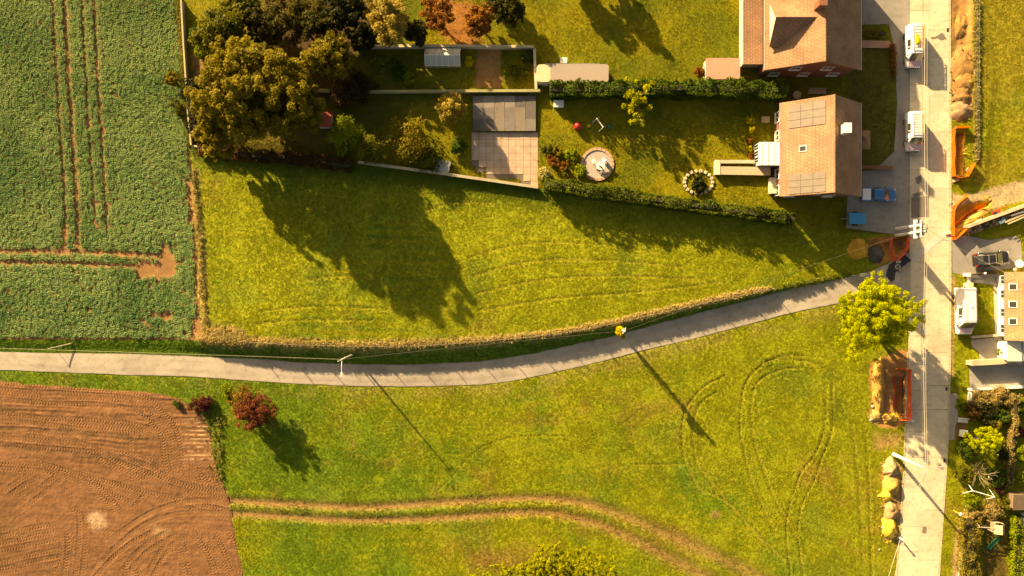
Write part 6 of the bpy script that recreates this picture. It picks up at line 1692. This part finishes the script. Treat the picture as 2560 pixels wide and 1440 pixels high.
def heap(name, label, px, py, rx_, ry_, h, col, seed=1, rough=.16, cat='heap', col2=None, rot=0.0):
    n, k = 26, 9; rng = np.random.default_rng(seed)
    z0 = gz(px, py); c = at(px, py, z0 + h * .35); V = []; a = np.linspace(0, 2 * math.pi, n, endpoint=False)
    prof = [(1.0, -.12), (.95, .05), (.86, .2), (.74, .42), (.6, .62), (.45, .8), (.3, .92), (.15, .985), (.04, 1.0)]
    for i, (r, z) in enumerate(prof):
        th = a; wob = 1 + rough * (vn(np.cos(th) * 3 + 10, np.sin(th) * 3 + 10, 1, seed) - .5) * 2
        x = np.cos(th) * rx_ / S * r * wob; y = np.sin(th) * ry_ / S * r * wob
        zz = z * h * (1 + rough * 1.4 * (vn(x + 20, y + 20, .55, seed + 5) - .5)) + .07 * h * (vn(x + 9, y + 9, .22, seed + 6) - .5) * (i > 0)
        xr = x * math.cos(rot) - y * math.sin(rot); yr = x * math.sin(rot) + y * math.cos(rot)
        V.append(np.stack([xr, yr, zz], 1))
    V = np.concatenate(V); F = []
    for i in range(len(prof) - 1):
        for j in range(n): F.append((i * n + j, i * n + (j + 1) % n, (i + 1) * n + (j + 1) % n, (i + 1) * n + j))
    top = (len(prof) - 1) * n; V = np.concatenate([V, V[top:top + n].mean(0, keepdims=True)])
    for j in range(0, n, 2): F.append((top + j, top + (j + 1) % n, top + (j + 2) % n, len(V) - 1))
    cc = np.array(col) * (.75 + .5 * vn(V[:, 0] + 30, V[:, 1] + 30, .4, seed + 8))[:, None]
    if col2 is not None: cc = mixc(cc, col2, sstep(.45, .7, vn(V[:, 0] + 40, V[:, 1] + 40, .8, seed + 9)))
    me = np_mesh(name, V, np.array(F), True, cc)
    o = obj(name, me, Mattr('heap_soil', amp=.35, n1=7, bump=.9, bdist=.07, rough=.95), None, Vector((c.x, c.y, z0)))
    tag(o, label, cat, 'heaps of dug soil and sand')
    # loose lumps round the foot, part of the heap
    mb = MB()
    for j in range(16):
        th = rng.uniform(0, 6.28); r = rng.uniform(.75, 1.18); s = rng.uniform(.04, .11)
        x, y = math.cos(th) * rx_ / S * r, math.sin(th) * ry_ / S * r
        mb.box((x * math.cos(rot) - y * math.sin(rot), x * math.sin(rot) + y * math.cos(rot), s * .3 + max(0, (1 - r)) * h * .8), (s * 2, s * 1.6, s * 1.4), rng.uniform(0, 3))
    mb.build('lumps', M('lump_%d_%d_%d' % tuple(int(v * 99) for v in col), tuple(col), .95, .35, 5), o, world=False)['kind'] = 'stuff'
    return o
OC = (.62, .38, .09); BR = (.34, .20, .08); GB = (.42, .30, .15); YS = (.78, .54, .08)
heap('sand_heap', 'round ochre sand heap in the tip of the meadow', 2148, 622, 29, 29, .75, (.55, .31, .045), 2, .12, col2=(.48, .25, .04))
heap('gravel_heap', 'dark grey gravel heap beside the ochre sand', 2190, 636, 19, 24, .6, (.075, .068, .062), 3, .14, col2=(.15, .13, .11))
heap('soil_heap', 'small red-brown soil heap beside the red netting', 2204, 606, 20, 13, .35, (.30, .13, .04), 4, .3)
heap('soil_heap', 'pebbly brown heap beside the foot of the tall white pole', 2228, 1174, 21, 30, .8, GB, 5, .3)
heap('soil_heap', 'brown heap with ochre crown below the pebbly one', 2230, 1212, 24, 34, .85, BR, 6, .3, col2=OC)
heap('sand_heap', 'bright yellow sand heap slumping onto the grass', 2217, 1240, 20, 13, .75, YS, 7, .35, rot=-.5)
heap('soil_heap', 'brown crumbly heap between two yellow sand heaps', 2230, 1276, 24, 32, .8, (.38, .24, .11), 8, .3)
heap('sand_heap', 'last bright yellow sand heap beside the short white post', 2226, 1322, 24, 32, .85, YS, 9, .32, col2=(.66, .42, .06))
heap('soil_heap', 'long orange-brown spoil heap left of the conduit pit', 2198, 968, 17, 78, .8, (.42, .22, .06), 10, .2, col2=(.55, .33, .08))
heap('soil_heap', 'spoil heap with yellow crown below the conduit pit', 2226, 1045, 26, 13, .6, YS, 11, .3, col2=(.45, .25, .07))
heap('soil_heap', 'stony brown spoil at the lower end of the long heap', 2190, 1040, 18, 16, .5, (.42, .27, .10), 12, .3)
heap('soil_heap', 'tan spoil heap highest up the scraped strip', 2406, 165, 27, 40, .35, (.38, .205, .07), 13, .3, col2=(.40, .22, .09))
heap('soil_heap', 'spoil heap with yellow edge in the scraped strip', 2410, 205, 25, 30, .42, (.36, .195, .07), 14, .3, col2=(.62, .40, .06))
heap('soil_heap', 'dark-shaded brown spoil heap in the scraped strip', 2406, 240, 27, 30, .45, (.30, .165, .065), 15, .3)
heap('soil_heap', 'grey-brown spoil heap at the end of the scraped strip', 2404, 275, 26, 26, .6, (.33, .21, .11), 16, .25)
heap('sand_heap', 'yellow sand ridge between sandy trench and wood pile', 2438, 545, 44, 9, .22, (.52, .36, .09), 17, .4, rot=.42, col2=(.36, .27, .10))
heap('sand_heap', 'small yellow sand mound on the gravel beside the trench', 2466, 495, 9, 7, .15, (.56, .40, .10), 18, .3)
heap('soil_heap', 'low earth ridge of scraped soil near the top of the strip', 2400, 70, 20, 36, .3, (.42, .22, .07), 19, .3)
# pipes and conduits in the trenches
def conduit(label, pts, r, mat, grp='conduits in the trenches'):
    P = [at(x, y, z) for x, y, z in pts]
    mb = MB(); mb.tube([p for p in P], r, 7); o = mb.build('conduit', mat); tag(o, label, 'pipe', grp)
m_oc = M('orange_conduit', (.62, .28, .06), .6, .15); m_rc = M('red_conduit', (.55, .05, .03), .5, .15); m_yc = M('yellow_conduit', (.8, .6, .05), .5, .1)
conduit('pale orange conduit along the bottom of the long trench', [(2391, 340, -.66), (2391, 390, -.68), (2390, 438, -.66)], .06, m_oc)
conduit('thin brown conduit beside the pale orange one in the long trench', [(2395, 338, -.66), (2394, 390, -.68), (2393, 438, -.66)], .05, M('brown_conduit', (.36, .17, .05), .6, .2))
conduit('yellow cable end rising out of the long trench', [(2402, 386, -.1), (2412, 384, .25), (2424, 386, .3)], .045, m_yc)
conduit('orange cable end rising out of the long trench', [(2403, 384, -.1), (2408, 376, .3), (2418, 370, .3)], .045, m_oc)
conduit('red conduit lying straight in the conduit pit', [(2237, 942, .0), (2237, 980, -.1), (2236, 1016, .0)], .06, m_rc)
conduit('red conduit bowed across the conduit pit', [(2252, 944, -.5), (2251, 975, -.55), (2245, 1002, -.45), (2237, 1014, -.1)], .06, m_rc)
conduit('dark drain pipe along the wall of the conduit pit', [(2258, 945, -.6), (2257, 990, -.62), (2256, 1030, -.6)], .07, M('dark_pipe', (.09, .06, .04), .7, .2))
def manhole():
    p = at(2250, 610, -.55); t = thing('manhole_ring', 'concrete manhole ring at the bottom of the netted pit', 'manhole', Vector((p.x, p.y, -.7)))
    m_ = M('old_concrete', (.36, .22, .09), .9, .3, 4, .3)
    MB().lathe([(.52, 0), (.52, .3), (.4, .3), (.4, .1)], 20).build('ring', m_, t); MB().lathe([(.33, .02), (.33, .14), (.05, .15)], 18).build('cover', M('rusty_iron', (.22, .12, .06), .8, .3, 5), t)
manhole()
def cover_ring():
    p = at(2244, 667); t = thing('manhole_cover', 'round manhole cover with pale frame set in the black asphalt', 'manhole', Vector((p.x, p.y, .07)))
    MB().lathe([(.36, -.06), (.36, .035), (.27, .035), (.27, .02)], 20).build('frame', m_stone, t); MB().lathe([(.26, -.05), (.26, .025), (.04, .028)], 18).build('cover', M('iron_cover', (.25, .22, .15), .7, .3, 6), t)
cover_ring()
def bucket():
    p = at(2246, 676); t = thing('bucket', 'dark round bucket with a painted highlight on top beside the manhole cover', 'bucket', Vector((p.x, p.y, .066)))
    MB().lathe([(.15, 0), (.2, .4), (.21, .42), (.17, .42), (.14, .1)], 16).build('shell', M('dark_bucket', (.045, .022, .02), .45, .2), t); MB().lathe([(.16, .36), (.15, .38), (.02, .39)], 14).build('highlight_disc', M('lid_highlight', (.5, .4, .36), .6, .2), t)  # pale disc inside is a highlight put into the colour
    MB().tube([(-.2, 0, .4), (-.12, -.16, .47), (.1, -.17, .47), (.2, 0, .4)], .012, 5).build('handle', m_zinc, t)
bucket()
def compactor():
    p = put(2488, 532, .0); t = thing('plate_compactor', 'small red work machine with black engine beside the pale wall', 'machine', p, .45)
    MB().box((0, 0, .12), (1.0, .6, .14)).build('base_plate', M('red_paint', (.62, .05, .04), .45, .15, 2), t, bevel=.04)
    MB().box((-.25, 0, .38), (.42, .42, .4)).build('engine', m_blackp, t, bevel=.04); MB().box((.25, 0, .32), (.45, .5, .26)).build('hood', M('red_paint'), t, bevel=.05)
    for s in (-1, 1): MB().tube([(.3, s * .24, .3), (.9, s * .22, .75), (1.3, s * .2, .8)], .03, 6).build('handle', M('red_paint'), t)
    MB().tube([(1.3, -.2, .8), (1.3, .2, .8)], .03, 6).build('grip', m_blackp, t)
compactor()

# wood pile, boards and blue sheet below the pale wall
def woodpile():
    r = random.Random(21); a = at(2427, 570, 1.15); b = at(2566, 519, 1.15); a.z = b.z = 0; d = (b - a); L = d.length; d.normalize(); n = Vector((d.y, -d.x, 0))
    t = thing('wood_pile', 'long stack of split logs leaning below the pale wall', 'wood pile', a.copy())
    mats = [M('log_end', (.34, .22, .12), .9, .45, 6), M('log_dark', (.13, .085, .05), .9, .4, 6), M('log_pale', (.48, .35, .2), .9, .3, 6)]
    for row in range(2):
        for lev in range(5):
            for k in range(int(L / .2)):
                if lev > 2 + 2 * (k / (L / .2)) + r.random() * .6: continue
                if r.random() < .06: continue
                c = a + d * (.2 * k + .1 * (lev % 2) + r.uniform(-.03, .03)) + n * (.25 + .42 * row) + Vector((0, 0, .1 + .17 * lev))
                rr = r.uniform(.075, .11); l = r.uniform(.17, .21)
                MBs[r.choice([0, 0, 1, 2])].tube([c - n * l + Vector((0, 0, r.uniform(-.02, .02))), c + n * l], rr, 6)
    for i, m_ in enumerate(mats):
        MBs[i].build('logs', m_, t, world=True)['kind'] = 'stuff'
MBs = [MB(), MB(), MB()]
woodpile()
def boards():
    for i, (x0, y0, x1, y1, w, lab, mt) in enumerate([(2512, 556, 2566, 533, .22, 'widest grey board lying on top of the log stack', m_pwood), (2519, 560, 2566, 540, .16, 'pale narrow board lying on top of the log stack', m_coping), (2526, 540, 2562, 528, .18, 'grey plank tucked against the wall on the log stack', m_zinc)]):
        p, q = at(x0, y0, 1.05), at(x1, y1, 1.12); d = (q - p); L = d.length; c = (p + q) / 2
        o = MB().box((0, 0, 0), (L, w, .05)).build('board', mt, None, bevel=.008); o.location = c + Vector((0, 0, .05 * i)); o.rotation_euler = (0, 0, math.atan2(d.y, d.x)); tag(o, lab, 'board', 'boards on the log stack')
boards()
def cloth_sheet(name, label, px, py, z, w, d, rz, mat, seed, cat='tarpaulin', amp=.09):
    r = random.Random(seed); V = []; F = []; n = 9
    for i in range(n):
        for j in range(n): V.append(((i / 8 - .5) * w + r.uniform(-.03, .03), (j / 8 - .5) * d + r.uniform(-.03, .03), r.uniform(0, amp)))
    for i in range(8):
        for j in range(8): a = i * n + j; F.append((a, a + n, a + n + 1, a + 1))
    o = MB().add(V, F).build(name, mat, None, True); o.location = at(px, py, z); o.rotation_euler.z = rz; o.modifiers.new('thick', 'SOLIDIFY').thickness = .02
    return tag(o, label, cat)
cloth_sheet('plastic_sheet', 'crumpled light blue plastic sheet on the log stack', 2506, 552, .98, .95, .4, .75, M('pale_blue_plastic', (.22, .38, .52), .4, .3, 5), 3)
cloth_sheet('plastic_sheet', 'pale crumpled plastic scraps above the wall end', 2446, 552, .06, .9, .25, .35, m_white, 4, amp=.12)

# ------------------------------------------------------------------ garden furniture and toys
def table_round(label, px, py, r, h, mat, name='garden_table'):
    b = put(px, py); t = thing(name, label, 'table', b)
    MB().lathe([(r, 0), (r + .02, .03), (r, .06)], 20, (0, 0, h - .06)).build('top', mat, t); MB().tube([(0, 0, 0), (0, 0, h - .06)], .06, 8).build('pedestal', m_zinc, t); MB().lathe([(.3, 0), (.28, .05), (.06, .07)], 12).build('foot', m_zinc, t)
table_round('round white garden table beside the leafless tree', 2472, 1187, .46, .75, m_white)
table_round('white garden table at the back door of the bungalow', 2541, 660, .5, .75, m_white)
table_round('small round table in the shade between the two houses', 1988, 240, .5, .75, m_pwood)
table_round('white table in the middle of the round seat area', 1500, 416, .55, .75, m_white)
def flower_pot(label, px, py, pal, seed, r=.22):
    b = put(px, py); t = thing('flower_pot', label, 'flower pot', b); rng = np.random.default_rng(seed)
    MB().lathe([(r * .6, 0), (r, .35), (r * .85, .35), (r * .8, .3)], 14).build('pot', M('terracotta', (.42, .16, .07), .85, .2, 4), t)
    n = 160; e = unit(rng.normal(size=(n, 3))); P = e * np.array((r * 1.3, r * 1.3, .22)) + np.array((0, 0, .5)); P[:, 2] = np.maximum(P[:, 2], .3)
    leaves('flowers', P, e + np.array((0, 0, .6)), rng.uniform(.04, .08, n), pick(pal, rng.random(n)), m_leaf, t, rng)
flower_pot('pot of orange flowers by the bungalow corner', 2540, 672, [(.5, .15, .02), (.7, .25, .03), (.6, .4, .05)], 1)
flower_pot('pot of yellow-green leaves by the bungalow corner', 2549, 671, BRITE, 2)
flower_pot('pot of white flowers by the bungalow corner', 2532, 674, [(.5, .5, .4), (.75, .73, .66), (.8, .78, .7)], 3, .16)
def bench(label, px, py, rz, L=1.8, mat=m_pwood):
    b = put(px, py); t = thing('bench', label, 'bench', b, rz)
    for k in range(4): MB().box((0, -.2 + .13 * k, .45), (L, .11, .04)).build('seat_slat', mat, t)
    for k in range(3): MB().box((0, .30 + .02 * k, .6 + .13 * k), (L, .035, .11)).build('back_slat', mat, t)
    for s in (-1, 1):
        for y in (-.2, .22): MB().box((s * (L / 2 - .15), y, .215), (.07, .07, .43)).build('leg', mat, t)
        MB().box((s * (L / 2 - .15), .285, .65), (.06, .05, .55)).build('back_post', mat, t)
bench('wooden bench in the shade between the two houses', 2040, 231, 0, 2.2)
bench('white garden bench behind the parking pad', 2403, 1050, -.1, 1.2, m_white)
def white_box(label, px, py, w, d, h, rz=0, mat=m_white, name='storage_box', cat='box'):
    b = put(px, py); t = thing(name, label, cat, b, rz)
    MB().box((0, 0, h / 2), (w, d, h)).build('body', mat, t, bevel=.02); MB().box((0, 0, h + .025), (w + .06, d + .06, .05)).build('lid', mat, t, bevel=.015); MB().box((0, -d / 2 - .02, h * .7), (.2, .03, .04)).build('handle', m_zinc, t)
white_box('white cube-shaped box behind the parking pad', 2405, 1082, .75, .8, .55, -.1)
white_box('white storage box on the shaded lawn', 1396, 262, 1.2, .8, .7)
white_box('tall pale grey storage cabinet beside the tan house', 1928, 466, .8, 1.9, .9, .05, m_render)
white_box('small white water tank behind the mobile home', 1408, 155, .8, .6, .9)
white_box('pale metal water trough beside the boundary wall', 1108, 418, 1.7, 1.5, .7, -.25, m_zinc)
white_box('pale lounge box on the terrace of the tan house', 1912, 300, .9, .7, .4, 0, m_pwood)
white_box('small white box at the edge of the dark shed', 2556, 1286, .6, .5, .5)
def swing(label, px0, py0, px1, py1, h, mat, rzoff=0):
    p, q = at(px0, py0, h), at(px1, py1, h); p.z = q.z = 0; d = q - p; L = d.length; n = Vector((-d.y, d.x, 0)).normalized()
    t = thing('swing_frame', label, 'swing', p.copy())
    MB().tube([p + Vector((0, 0, h)), q + Vector((0, 0, h))], .06, 7).build('top_beam', mat, t, world=True)
    for e in (p, q):
        for s in (-1, 1): MB().tube([e + n * (.8 * s), e + Vector((0, 0, h))], .05, 6).build('leg', mat, t, world=True)
    for f in (.35, .65):
        c = p.lerp(q, f)
        for s in (-.18, .18): MB().tube([c + d.normalized() * s + Vector((0, 0, .5)), c + d.normalized() * s + Vector((0, 0, h))], .015, 4).build('rope', m_zinc, t, world=True)
        MB().box(c + Vector((0, 0, .48)), (.45, .2, .04), math.atan2(d.y, d.x)).build('swing_seat', m_blackp, t, world=True)
swing('white swing frame in the overgrown garden', 2432, 1227, 2487, 1243, 2.0, m_white)
swing('pale wooden swing beam joined to the play tower', 2450, 1318, 2490, 1321, 2.1, m_pwood)
swing('small white swing among the toys on the lawn', 1492, 296, 1508, 318, 1.7, m_white)
def play_tower():
    p = at(2502, 1323, 2.4); t = thing('play_tower', 'wooden play tower with pale boxed roof', 'play tower', Vector((p.x, p.y, 0)))
    for x in (-.5, .5):
        for y in (-.55, .55): MB().box((x, y, 1.0), (.1, .1, 2.1)).build('post', m_pwood, t)
    MB().box((0, 0, 1.05), (1.05, 1.15, .08)).build('floor', m_pwood, t)
    MB().slab([(-.62, -.7, 2.05), (0.18, -.7, 2.5), (.18, .45, 2.5), (-.62, .45, 2.05)], .05).build('roof_panel', m_coping, t); MB().slab([(.18, -.7, 2.5), (.65, -.7, 2.1), (.65, .45, 2.1), (.18, .45, 2.5)], .05).build('roof_panel', M('pinkish_panel', (.46, .28, .18), .8, .2, 3), t)
    for y in (-.58, .58): MB().box((0, y, 1.45), (1.0, .04, .5)).build('railing', m_pwood, t)
    for k in range(4): MB().box((0, .75 + .12 * k, .85 - .22 * k), (.7, .1, .06)).build('rung', m_pwood, t)
play_tower()
def slide(label, px, py, rz, L, h, mat, name='slide'):
    b = at(px, py); t = thing(name, label, 'slide', Vector((b.x, b.y, 0)), rz)
    mb = MB(); n = 8; V = []; F = []
    for i in range(n + 1):
        f = i / n; x = L * f; z = h * (1 - f) ** 1.25 * 1.0 + .12
        V += [(x, -.26, z + .14), (x, -.24, z), (x, .24, z), (x, .26, z + .14)]
    for i in range(n):
        for j in range(3): a = i * 4 + j; F.append((a, a + 1, a + 5, a + 4))
    o = mb.add(V, F).build('chute', mat, t, True); o.modifiers.new('thick', 'SOLIDIFY').thickness = .03
    for s in (-1, 1): MB().tube([(.05, s * .22, 0), (.05, s * .22, h + .1)], .03, 6).build('leg', mat, t)
    for k in range(4): MB().tube([(-.02, -.22, .25 + .25 * k * h), (-.02, .22, .25 + .25 * k * h)], .02, 5).build('rung', mat, t)
m_gpl = M('green_plastic', (.02, .22, .09), .4, .15, 2)
slide('dark green slide running down from the play tower', 2484, 1338, math.radians(-115), 1.9, 1.0, m_gpl)
slide('small bright green slide among the toys on the lawn', 1516, 318, math.radians(-12), 1.3, .7, m_gpl)
def ball(label, px, py, r, mat):
    b = put(px, py); n = 10
    mb = MB().lathe([(max(.01, r * math.sin(math.pi * k / n)), r - r * math.cos(math.pi * k / n)) for k in range(n + 1)], 16)
    o = mb.build('ball', mat, None, True); o.location = b; tag(o, label, 'ball')
ball('large red play ball on the shaded lawn', 1443, 317, .5, M('red_rubber', (.6, .03, .03), .4, .15))
ball('small yellow ball beside the red play ball', 1472, 316, .22, M('yellow_rubber', (.7, .5, .03), .4, .15))
# round seat area and stone ring
p = at(1492, 412); t = thing('seat_area', 'round paved seat area with pinkish stone edge beside the hedge', 'patio', Vector((p.x, p.y, put(1492, 412).z)))
for k in range(22):
    a = 6.2832 * k / 22; MB().box((1.9 * math.cos(a), 1.9 * math.sin(a), .06), (.34, .5, .2), a).build('edge_stone', M('pink_stone', (.50, .33, .22), .9, .3, 4), t)
MB().lathe([(1.75, -.1), (1.75, .06), (.02, .062)], 26).build('paving', M('grey_slabs', (.44, .38, .33), .85, .3, 2.5), t)
p = put(1746, 456); t = thing('stone_ring', 'ring of pale stones round a dark shrub on the lawn', 'stone ring', p)
for k in range(18):
    a = 6.2832 * k / 18; MB().box((1.75 * math.cos(a), 1.4 * math.sin(a), .08), (.4, .36, .3), a + .3 * (k % 3)).build('stone', m_stone, t, bevel=.05)
def deck_chair(label, px, py, rz, mat):
    b = put(px, py); t = thing('garden_chair', label, 'chair', b, rz)
    MB().box((0, 0, .42), (.5, .5, .05)).build('seat', mat, t); MB().box((-.27, 0, .7), (.05, .5, .55), 0, Matrix.Rotation(-.2, 3, 'Y')).build('backrest', mat, t)
    for x in (-.2, .2):
        for y in (-.2, .2): MB().box((x, y, .2), (.05, .05, .4)).build('leg', mat, t)
deck_chair('white garden chair on the left of the round seat area', 1484, 404, .6, m_white)
deck_chair('pale blue garden chair on the round seat area', 1508, 400, 2.2, M('pale_blue_paint', (.45, .5, .62), .5, .1))
deck_chair('dark garden chair at the bottom of the round seat area', 1497, 424, 4.2, m_blackp)
def stones(pts):
    for i, (x, y, s, lab) in enumerate(pts):
        b = put(x, y); r = random.Random(i); mb = MB().lathe([(.02, 0), (s, .05), (s * .95, s * .6), (s * .4, s * .95), (.02, s)], 9)
        mb.v = [(v[0] * r.uniform(.85, 1.15), v[1] * r.uniform(.7, 1), v[2]) for v in mb.v]
        o = mb.build('boulder', m_stone, None); o.location = b; tag(o, lab, 'stone')
stones([(2208, 1318, .22, 'pale boulder at the foot of the last yellow sand heap'), (2177, 1049, .24, 'pale boulder at the end of the stony spoil'), (2198, 1374, .14, 'small pale stone in the grass below the sand heaps'), (2181, 1016, .2, 'rounded stone on the edge of the long spoil heap')])
# fence stakes and a fallen rail in the roadside meadow
def field_fence():
    t = thing('field_fence', 'thin wire fence with slim posts edging the roadside meadow', 'fence', put(2438, 40)); pts = []
    for y in (-20, 40, 100, 160, 220, 280, 340, 400):
        b = put(2438 + (y % 7) * .3, y); pts.append(b); MB().tube([b - Vector((0, 0, .2)), b + Vector((0, 0, 1.0))], .035, 5).build('post', m_pwood, t, world=True)
    for zz in (.4, .85): MB().tube([q + Vector((0, 0, zz)) for q in pts], .008, 4).build('wire', m_zinc, t, world=True)
field_fence()
o = MB().box((0, 0, .05), (.75, .1, .08), .6).build('fence_rail', m_pwood); o.location = put(2437, 77); tag(o, 'short pale broken rail beside the scraped strip', 'rail')
def water_meter():
    b = put(2440, 183); t = thing('utility_box', 'small pale utility box at the meadow edge', 'box', b, .15)
    MB().box((0, 0, .12), (.55, .45, .3)).build('body', m_alu, t, bevel=.02); MB().box((0, 0, .285), (.42, .32, .03)).build('lid', M('grey_lid', (.2, .2, .19), .6, .2), t)
water_meter()
